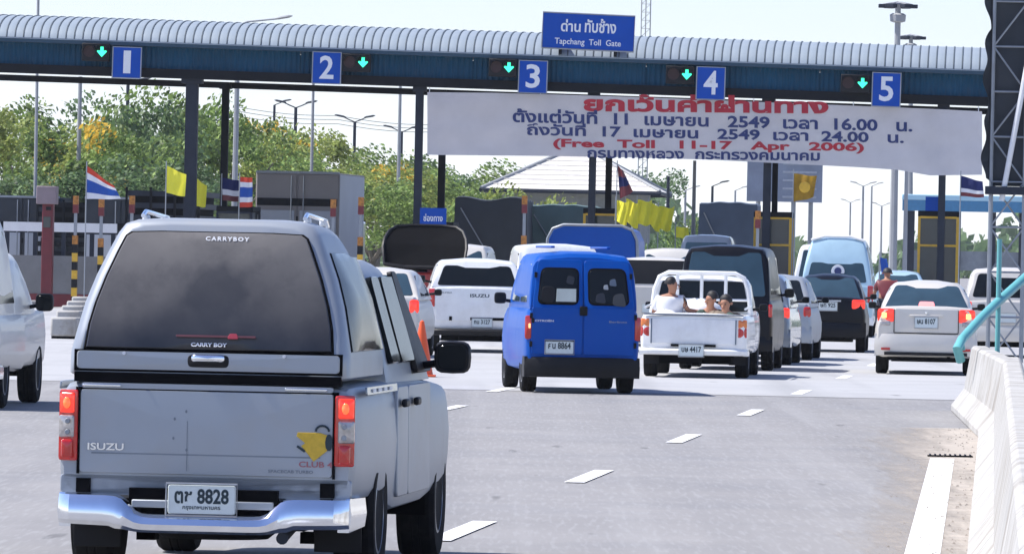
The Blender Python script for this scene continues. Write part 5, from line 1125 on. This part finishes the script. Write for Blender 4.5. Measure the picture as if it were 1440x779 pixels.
# ------------------------------------------------------------ poles and masts
ARM = 1.3
def polex(name, lab, x, ytop, Z, r=.08, m='hazepole', xb=None, head=None, cat='pole', grp='slim poles around the gate'):
    tp = W(x, ytop, Z); g = V(tp.x if xb is None else W(xb, 340, Z).x, Z, 0); t = thing(name, lab, cat, g, 0, grp)
    a = V(tp.x - g.x, 0, tp.z)
    MB().tube([V(0, 0, 0), a * .5 + V(0, 0, 0), a], [r * 1.25, r, r * .8], 8).build('shaft', m, t)
    if head == 'mast':
        for k in range(6):
            an = 2 * math.pi * k / 6; c = a + V(math.cos(an) * .55, math.sin(an) * .55, .0); MB().tube([a + V(0, 0, .1), c], .03, 5).build('arm', m, t); MB().box(c + V(0, 0, -.06), (.34, .34, .14), rz=an).build('floodlight', 'steelgrey', t, bevel=.02)
        MB().lathe([(.25, 0), (.25, .06), (.1, .1)], a, 'Z', 12).build('head_ring', m, t); MB().lathe([(.2, 0), (.3, -.06), (.28, -.3), (.16, -.34)], a + V(0, 0, -.32), 'Z', 10).build('hoist_box', m, t)
    if head in ('lamp', 'lamp2'):
        for s in ((1,) if head == 'lamp' else (-1, 1)):
            MB().tube([a, a + V(s * .3, 0, .12), a + V(s * ARM, 0, .24)], .03, 6).build('arm', m, t)
            l = MB(); l.loft([[a + V(s * (ARM - .1 + .55 * u), .10 * k_ * math.cos(an), .24 + .10 * u + .05 * k_ * math.sin(an)) for an in [2 * math.pi * i / 8 for i in range(8)]] for u, k_ in ((0, .4), (.2, 1), (.8, 1), (1, .3))]); l.build('lamp_head', m, t)
    return t
polex('street_lamp', 'street lamp whose arm reaches over the canopy roof above lane 1', 335, 36, 230, .09, head='lamp', cat='street lamp')
polex('light_pole', 'slim pole crossing the canopy at the far left', 54, -20, 235, .055, 'hazepole', xb=49)
polex('light_pole', 'pale pole among the leaves right of sign 1', 113, 108, 240, .08)
polex('light_pole', 'thin pole hanging down in line with sign 2', 441, 100, 215, .05)
polex('light_pole', 'pale pole left of the banner', 563, 120, 270, .07)
polex('light_pole', 'slim grey pole left of the blue-grey tarpaulin', 977, 226, 205, .06)
polex('light_pole', 'short dark pole near the white sky gap under the banner', 940, 248, 260, .07, 'steelgrey')
polex('light_pole', 'slim pole beside the high mast below the banner', 1275, 236, 262, .08)
polex('high_mast_light', 'tall mast with a ring of floodlights right of sign 4', 1263, 7, 262, .13, head='mast', xb=1256, cat='light mast')
polex('high_mast_light', 'farther high mast with floodlights just above the roof', 1281, 52, 340, .12, head='mast', xb=1281, cat='light mast')
# radio mast behind the name sign
t = thing('radio_mast', 'very slender lattice radio mast rising behind the gate name sign', 'mast', GX(900, 300), 0)
hh = W(900, -40, 300).z
for sx in (-1, 1): MB().tube([V(sx * .19, 0, 0), V(sx * .19, 0, hh)], .025, 5).build('leg', 'hazepole', t)
MB().tube([V(0, .33, 0), V(0, .33, hh)], .025, 5).build('leg', 'hazepole', t)
m = MB()
for k in range(40):
    z = hh * k / 40; m.tube([V(-.19, 0, z), V(.19, 0, z + hh / 40)], .012, 4); m.tube([V(-.19, 0, z), V(.19, 0, z)], .012, 4)
m.build('bracing', 'hazepole', t)
ARM = .55
for i, (x, y, Z, hd) in enumerate(((416, 152, 330, 'lamp2'), (499, 172, 350, 'lamp2'), (180, 120, 300, 'lamp'), (565, 186, 380, 'lamp2'), (386, 148, 420, 'lamp'), (1002, 262, 420, 'lamp'), (964, 268, 480, 'lamp2'), (1034, 268, 520, 'lamp'), (1214, 262, 520, 'lamp2'), (1226, 262, 600, 'lamp'), (1196, 285, 700, 'lamp2'), (1240, 290, 640, 'lamp2'))):
    lab = ['utility pole with paired arms above the box lorry', 'utility pole with paired arms between box lorry and banner', 'lamp post among the leaves right of sign 1', 'far lamp post left of the banner end', 'lamp post over the box lorry, left of the utility pole', 'far lamp post left of the billboard', 'far twin lamp post in the sky gap', 'far lamp post over the blue-grey tarpaulin', 'far twin lamp post left of the high mast', 'far lamp post nearest the high mast', 'faintest twin lamp post over the light bar van', 'far twin lamp post beneath the banner, right of the light bar van'][i]
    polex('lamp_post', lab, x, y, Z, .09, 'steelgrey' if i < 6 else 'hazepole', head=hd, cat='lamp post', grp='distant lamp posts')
m = MB()
wt = thing('overhead_wires', 'thin overhead wires sagging across the white sky left of the banner', 'wires', V(0, 340, 0), 0)
for k, (ya, yb) in enumerate(((150, 176), (156, 181), (163, 186))):
    pts = [W(lerp(330, 620, i / 12), lerp(ya, yb, i / 12) + 4 * math.sin(math.pi * ((i / 6) % 1)), 340) - V(0, 340, 0) for i in range(13)]
    MB().tube(pts, .018, 4).build('wire', 'steelgrey', wt)

# ------------------------------------------------------------ trees
def crown_mesh(seed, n, rx, rz_, leaf, m, top=0, size=.26, lobes=9):
    rnd = random.Random(seed); L_ = []
    for k in range(lobes):
        a = rnd.uniform(0, 6.283); r = rnd.random() ** .6 * .88; L_.append((V(math.cos(a) * r * rx, math.sin(a) * r * rx, rnd.uniform(-.8, .85) * rz_ * (1 - r * .4)), rnd.uniform(.16, .32)))
    mb = MB()
    for k in range(n):
        c, s = rnd.choice(L_); d = V(rnd.gauss(0, 1), rnd.gauss(0, 1), rnd.gauss(0, 1)).normalized() * (rnd.random() ** .4)
        p = c + V(d.x * rx * s, d.y * rx * s, d.z * rz_ * s * 1.15)
        if top and p.z < c.z + .1 * rz_: 
            if rnd.random() < .7: continue
        u = V(rnd.gauss(0, 1), rnd.gauss(0, 1), rnd.gauss(0, 1)).normalized(); w = u.orthogonal().normalized(); sz = size * rnd.uniform(.6, 1.5); w2 = u.cross(w)
        mb.add([p - w * sz * .5, p + w2 * sz * .28, p + w * sz * .6, p - w2 * sz * .3], [(0, 1, 2, 3)])
    return mb
VAR = {}
for nm, lf in (('leaf1', 'leaf1'), ('leaf2', 'leaf2'), ('leaf3', 'leaf3')):
    for v in range(2):
        o = crown_mesh(11 * v + ord(nm[-1]), 6800, 3.4, 2.7, nm, lf, 0, .18, 26).build('crown', lf); VAR[(nm, v)] = o.data; bpy.data.objects.remove(o)
for v in range(2):
    o = crown_mesh(77 + v, 900, 3.3, 2.6, 'petal', 'petal', 1, .20, 5).build('blossom', 'petal'); VAR[('petal', v)] = o.data; bpy.data.objects.remove(o)
tm = MB(); tm.tube([V(0, 0, 0), V(.1, 0, 1.2), V(0, .1, 2.4), V(.1, 0, 3.4)], [.24, .19, .15, .1], 8)
for k in range(6):
    a = k * 1.05; tm.tube([V(.05, 0, 1.9 + .18 * k), V(math.cos(a) * .9, math.sin(a) * .9, 3.0 + .15 * k), V(math.cos(a) * 2.0, math.sin(a) * 2.0, 4.2 + .2 * k)], [.10, .07, .03], 6)
o = tm.build('trunk', 'bark'); TRUNK = o.data; bpy.data.objects.remove(o)
def tree(x, ytop, Z, leaf, v, lab, blossom=0, sc_=1.0, wide=1.0):
    g = GX(x, Z); top = W(x, ytop, Z).z; t = thing('tree', lab, 'tree', g, random.uniform(0, 6.28), 'trees beyond the gate')
    h = top / (5.0 + 2.4); 
    k = bpy.data.objects.new('trunk', TRUNK); COL.objects.link(k); k.parent = t; k.scale = (1, 1, h)
    c = bpy.data.objects.new('crown', VAR[(leaf, v)]); COL.objects.link(c); c.parent = t; c.location = (0, 0, top - 2.45 * h * sc_); c.scale = (sc_ * wide, sc_ * wide, h * sc_)
    if blossom:
        b = bpy.data.objects.new('blossom', VAR[('petal', v)]); COL.objects.link(b); b.parent = t; b.location = (0, 0, top - 2.35 * h * sc_); b.scale = (sc_ * wide * blossom, sc_ * wide * blossom, h * sc_)
for a_ in ((38, 150, 250, 'leaf3', 0, 'leafy tree with orange blossom at the far left edge', 1.0), (150, 110, 262, 'leaf2', 1, 'tallest open-crowned tree behind sign 1', .0), (205, 116, 268, 'leaf1', 0, 'bushy tree right of sign 1, sky showing through', 0), (120, 170, 240, 'leaf1', 1, 'lower tree with orange blossom under sign 1', .8),
          (260, 128, 275, 'leaf2', 0, 'grey-green tree around the thickest column', 0), (310, 150, 270, 'leaf1', 1, 'tree behind the black column beside the box lorry', 0), (200, 205, 236, 'leaf2', 1, 'dark low tree behind the yellow flags', 0), (60, 225, 238, 'leaf2', 0, 'dark low tree behind the ticket machine', 0),
          (365, 172, 285, 'leaf3', 1, 'yellow-green tree with blossom over the left of the box lorry', .9), (425, 185, 290, 'leaf3', 0, 'tree with orange-tipped crown over the box lorry', 1.0), (478, 205, 280, 'leaf1', 0, 'yellowish tree right of the box lorry', .7), (530, 196, 310, 'leaf2', 1, 'smooth dark green tree left of the banner', 0),
          (560, 232, 275, 'leaf3', 1, 'light green tree below the dark one, left of the banner', .6), (520, 250, 262, 'leaf1', 1, 'low fresh green tree beside the hazard post', 0), (645, 225, 300, 'leaf1', 0, 'narrow tree just below the left part of the banner', 0), (-10, 130, 260, 'leaf1', 1, 'tree outside the left edge of the road view', 0), (880, 222, 420, 'leaf2', 0, 'tree beyond the hipped roof under the banner', 0),
          (590, 215, 330, 'leaf2', 0, 'green tree behind the slim dark column', 0)):
    tree(*a_, sc_=.9 if a_[1] > 180 else 1.0, wide=1.0 if a_[2] < 300 else 1.1)
def bush(x, yt, Z, r, lf, lab):
    g = GX(x, Z); top = W(x, yt, Z).z; t = thing('bush', lab, 'bush', g, random.uniform(0, 6), 'bushes beyond the gate'); c = bpy.data.objects.new('foliage', VAR[(lf, 1)]); COL.objects.link(c); c.parent = t; c.location = (0, 0, top * .5); c.scale = (r / 3, r / 3, top / 4.8)
bush(955, 300, 240, 1.6, 'leaf2', 'small green bush left of the blue-grey tarpaulin lorry'); bush(985, 306, 250, 1.6, 'leaf1', 'green bush half hidden by the blue-grey tarpaulin'); bush(650, 268, 250, 2.2, 'leaf1', 'bright bush left of the hipped roof'); bush(700, 268, 262, 2.2, 'leaf3', 'yellow-green bush under the eave of the hipped roof')
# far treeline, read as one mass
mb = MB(); rnd = random.Random(5)
for k in range(14000):
    x = rnd.uniform(-120, 170); Z = 900 + rnd.uniform(-40, 60); zt2 = 5 + 3.2 * math.sin(x * .11) + 2 * math.sin(x * .37 + 1); z = rnd.uniform(0, max(1, zt2)); p = V(x, Z, z); u = V(rnd.gauss(0, 1), rnd.gauss(0, 1), rnd.gauss(0, 1)).normalized(); w = u.orthogonal(); w2 = u.cross(w); s = rnd.uniform(.4, 1.0)
    mb.add([p - w * s, p + w2 * s * .6, p + w * s, p - w2 * s * .6], [(0, 1, 2, 3)])
tag(mb.build('treeline', 'leaf2'), 'hazy band of far trees along the horizon', 'trees', kind='stuff')

# ------------------------------------------------------------ cone, people
g = GX(592, 100.5)
t = thing('traffic_cone', 'orange traffic cone with a white foot beside the white capped pickup', 'traffic cone', V(g.x, g.y, 0))
MB().lathe([(.17, .03), (.03, .78), (.001, .80)], (0, 0, 0), 'Z', 20).build('body', 'cone', t); MB().lathe([(.125, .27), (.085, .45)], (0, 0, 0), 'Z', 20).build('reflective_band', 'whiteink', t); MB().box((0, 0, .016), (.42, .42, .03)).build('base', 'cone', t, bevel=.01)
def skinned(name, m, parent, verts, edges, rad, sub=2):
    me = bpy.data.meshes.new(name); me.from_pydata(verts, edges, []); me.materials.append(M[m]); o = bpy.data.objects.new(name, me); COL.objects.link(o); o.parent = parent
    md = o.modifiers.new('skin', 'SKIN'); md.use_smooth_shade = True; sv = me.skin_vertices[0].data
    for i, r in enumerate(rad): sv[i].radius = (r, r) if not isinstance(r, tuple) else r
    sv[0].use_root = True; o.modifiers.new('sub', 'SUBSURF').levels = sub; o.modifiers['sub'].render_levels = sub; return o
def person(lab, loc, rz, J, shirt='shirtw', legs='trouser', group=None):
    """J: joint positions hip, chest, neck, head, and left/right shoulder, elbow, hand, hipside, knee, foot"""
    t = thing('person', lab, 'person', loc, rz, group)
    H_ = {k: V(*v) for k, v in J.items()}
    vs, es, rs = [], [], []
    def add(p, r, a=None):
        vs.append(tuple(p)); rs.append(r)
        if a is not None: es.append((a, len(vs) - 1))
        return len(vs) - 1
    hip = add(H_['hip'], .12); ch = add(lerp(H_['hip'], H_['chest'], .55), .125, hip); c2 = add(H_['chest'], .14, ch); nk = add(H_['neck'], .055, c2)
    fw = (H_['face'] - H_['head']).normalized()
    jw = add(lerp(H_['neck'], H_['head'], .5) + fw * .02, .06, nk); hd = add(H_['head'], .085, jw); tp = add(H_['head'] + (H_['head'] - H_['neck']).normalized() * .075, .07, hd)
    for s in ('l', 'r'):
        sh = add(H_[s + 'sh'], .055, c2); el = add(H_[s + 'el'], .038, sh); wr = add(H_[s + 'ha'], .026, el); dr = (H_[s + 'ha'] - H_[s + 'el']).normalized(); pm = add(H_[s + 'ha'] + dr * .06, .032, wr)
        sd = dr.cross(V(0, 0, 1)); sd = sd.normalized() if sd.length > .1 else V(1, 0, 0)
        for k, ln in enumerate((.075, .085, .08, .065)):
            f1 = add(vs_v(vs, pm) + dr * .045 + sd * (k - 1.5) * .018, .010, pm); add(vs_v(vs, f1) + dr * ln * .5 + V(0, 0, -.012), .008, f1)
        th_ = add(vs_v(vs, wr) + dr * .03 + sd * .04, .011, wr); add(vs_v(vs, th_) + dr * .035 + sd * .012, .009, th_)
        a = add(H_[s + 'hp'], .085, hip); kn = add(H_[s + 'kn'], .055, a); ft = add(H_[s + 'ft'], .038, kn); add(H_[s + 'ft'] + (H_['toe'] if 'toe' in H_ else V(0, .16, -.03)), .04, ft)
    skinned('body', 'skin', t, vs, es, rs)
    # shirt over torso and upper arms, trousers over the legs
    v2 = [H_['hip'], lerp(H_['hip'], H_['chest'], .55), H_['chest'], lerp(H_['chest'], H_['neck'], .45)]; e2 = [(0, 1), (1, 2), (2, 3)]; r2 = [.155, .165, .18, .115]
    for s in ('l', 'r'):
        i = len(v2); v2 += [H_[s + 'sh'], lerp(H_[s + 'sh'], H_[s + 'el'], .75)]; e2 += [(2, i), (i, i + 1)]; r2 += [.088, .068]
    skinned('shirt', shirt, t, [tuple(v) for v in v2], e2, r2)
    v2 = [H_['hip']]; e2 = []; r2 = [.135]
    for s in ('l', 'r'):
        i = len(v2); v2 += [H_[s + 'hp'], H_[s + 'kn'], lerp(H_[s + 'kn'], H_[s + 'ft'], .9)]; e2 += [(0, i), (i, i + 1), (i + 1, i + 2)]; r2 += [.1, .07, .05]
    skinned('trousers', legs, t, [tuple(v) for v in v2], e2, r2)
    # hair cap, ears, nose, eyes
    up = (H_['head'] - H_['neck']).normalized(); sd = fw.cross(up).normalized()
    hm = MB(); 
    for j in range(9):
        pass
    rr = []
    for j in range(8):
        ph = lerp(0, math.pi * .56, j / 7); rr.append([H_['head'] + up * .03 - fw * .016 + (up * math.cos(ph) + (fw * math.cos(a) + sd * math.sin(a)) * math.sin(ph) * (1 - .34 * max(0, math.cos(a)) * (j / 7) ** .7)) * .100 for a in [2 * math.pi * k / 16 for k in range(16)]])
    hm.loft(rr); hm.build('hair', 'hair', t, ang=80)
    fm = MB()
    for s in (-1, 1): fm.lathe([(.001, -.01), (.014, 0), (.001, .01)], H_['head'] + fw * .088 + sd * s * .032 + up * .012, 'Z', 8)
    fm.build('eyes', 'hair', t); nm = MB(); nm.tube([H_['head'] + fw * .088 + up * .01, H_['head'] + fw * .112 - up * .02, H_['head'] + fw * .09 - up * .032], [.008, .014, .008], 6); nm.build('nose', 'skin', t)
    em = MB()
    for s in (-1, 1): em.lathe([(.001, -.012), (.022, 0), (.001, .012)], H_['head'] + sd * s * .094, 'Y', 8)
    em.build('ears', 'skin', t)
    mm = MB(); mm.box(H_['head'] + fw * .092 - up * .048, (.04, .012, .008)); mm.build('mouth', 'maroon', t)
    return t
def vs_v(vs, i): return Vector(vs[i])
pl = opk.matrix_basis.copy()
def inbed(x, y, z=.55): return Matrix.Translation(opk.location) @ Matrix.Rotation(opk.rotation_euler.z, 4, 'Z') @ V(x, y, z)
G_ = 'people riding in the open pickup bed'
sit = lambda face, lean=(0, 0), arms=None: dict(hip=(0, 0, .12), chest=(lean[0] * .6, lean[1] * .6, .47), neck=(lean[0], lean[1], .62), head=(lean[0] * 1.1 + face[0] * .02, lean[1] * 1.1 + face[1] * .02, .75), face=(lean[0] * 1.1 + face[0], lean[1] * 1.1 + face[1], .74 + face[2]),
    lsh=(lean[0] * .7 - .17, lean[1] * .7, .53), rsh=(lean[0] * .7 + .17, lean[1] * .7, .53), **(arms or dict(lel=(-.25, .1, .30), lha=(-.15, .28, .25), rel=(.25, .1, .30), rha=(.15, .28, .25))),
    lhp=(-.10, .05, .10), rhp=(.10, .05, .10), lkn=(-.14, .42, .34), rkn=(.14, .42, .34), lft=(-.12, .55, .05), rft=(.12, .55, .05))
person('man in a white shirt sitting in profile at the left of the pickup bed', inbed(-.44, .95, .60), -R(4), sit((.16, 0, 0), (.05, -.05), dict(lel=(-.22, .05, .32), lha=(-.05, .15, .30), rel=(.30, -.05, .38), rha=(.50, .0, .36))), 'shirtw', group=G_)
person('dark-haired person in dark green leaning forward in the middle of the pickup bed', inbed(.18, 1.0, .40), -R(4), sit((-.12, -.10, -.02), (.02, -.15), dict(lel=(-.22, -.15, .46), lha=(-.36, -.2, .50), rel=(.28, -.1, .42), rha=(.12, -.25, .40))), 'shirtg', group=G_)
person('person in a brown checked shirt hunched at the right of the pickup bed', inbed(.48, .85, .35), -R(4), sit((-.05, -.14, -.04), (-.05, -.18)), 'shirtp', group=G_)
t = thing('cloth_bundle', 'heap of white sheets and bags lying in the open pickup bed', 'bundle', inbed(0, .75, .74), opk.rotation_euler.z)
for i, (x, y, s, z, mt) in enumerate(((-.46, -.35, .22, .22, 'shirtw'), (-.14, -.32, .20, .18, 'tarpgrey'), (-.02, .5, .34, .38, 'shirtw'), (.30, -.42, .2, .22, 'shirtp'), (.50, -.38, .16, .20, 'shirtg'), (.12, -.36, .15, .18, 'flagwhite'))):
    m = MB(); rr = []
    for j in range(7):
        ph = math.pi * (j + .3) / 7.2; rr.append([V(x + s * math.sin(ph) * math.cos(a) * (1 + .15 * math.sin(3 * a + i)), y + s * .9 * math.sin(ph) * math.sin(a), z * .5 + z * .55 * math.cos(ph) + .03 * math.sin(2 * a + i)) for a in [2 * math.pi * k / 12 for k in range(12)]])
    m.loft(rr); m.build('bag' if i % 2 else 'folded_sheet', mt, t, ang=70)
# motorcyclist between the pale blue van and the champagne saloon
g = GX(1247, 150); mt_ = thing('motorcycle', 'small motorcycle between the black saloon and the champagne saloon', 'motorcycle', V(g.x, g.y, 0), -R(3))
for y in (0, 1.2):
    w_ = MB(); w_.lathe([(.20, -.03), (.26, -.045), (.285, 0), (.26, .045), (.20, .03)], (0, y, .285), 'X', 20); w_ = w_.build('wheel', 'rubber', mt_); MB().lathe([(.2, -.012), (.2, .012), (.02, .03), (.001, .03)], (0, y, .285), 'X', 16).build('rim', 'rim', w_)
MB().tube([V(0, 0, .3), V(0, .3, .55), V(0, .8, .6), V(0, 1.1, .85), V(0, 1.2, .3)], [.05, .09, .09, .05, .03], 8).build('frame', 'red', mt_); MB().box((0, .25, .78), (.22, .6, .1)).build('seat', 'black', mt_, bevel=.03); MB().tube([V(-.3, .95, 1.0), V(0, 1.02, .98), V(.3, .95, 1.0)], .018, 6).build('handlebar', 'galv', mt_); MB().box((0, -.12, .72), (.14, .06, .08)).build('taillight', 'lampred', mt_, bevel=.01); MB().box((0, -.14, .5), (.18, .02, .2)).build('mudguard', 'black', mt_)
person('rider in a dark red shirt on the motorcycle beside the black saloon', (g.x, g.y + .35, .83), -R(3), dict(hip=(0, 0, .08), chest=(0, .12, .42), neck=(0, .18, .56), head=(0, .22, .69), face=(0, .36, .69), lsh=(-.18, .12, .48), rsh=(.18, .12, .48), lel=(-.26, .32, .28), lha=(-.28, .58, .20), rel=(.26, .32, .28), rha=(.28, .58, .20), lhp=(-.12, .02, .04), rhp=(.12, .02, .04), lkn=(-.20, .42, -.02), rkn=(.20, .42, -.02), lft=(-.18, .30, -.44), rft=(.18, .30, -.44)), 'maroon')
# ------------------------------------------------------------ humid air
hm = MB(); hbox(hm, -220, 220, -12, 960, -1.2, 26)
hz_ = hm.build('haze', 'under'); hz_.data.materials.clear(); hmat = bpy.data.materials.new('humid_air'); hmat.use_nodes = True
nt = hmat.node_tree; nt.nodes.clear(); pv_ = nt.nodes.new('ShaderNodeVolumePrincipled'); pv_.inputs['Density'].default_value = .00010; pv_.inputs['Color'].default_value = (.9, .95, 1, 1); pv_.inputs['Anisotropy'].default_value = .25
oo = nt.nodes.new('ShaderNodeOutputMaterial'); nt.links.new(pv_.outputs[0], oo.inputs['Volume']); hz_.data.materials.append(hmat); hz_['kind'] = 'stuff'
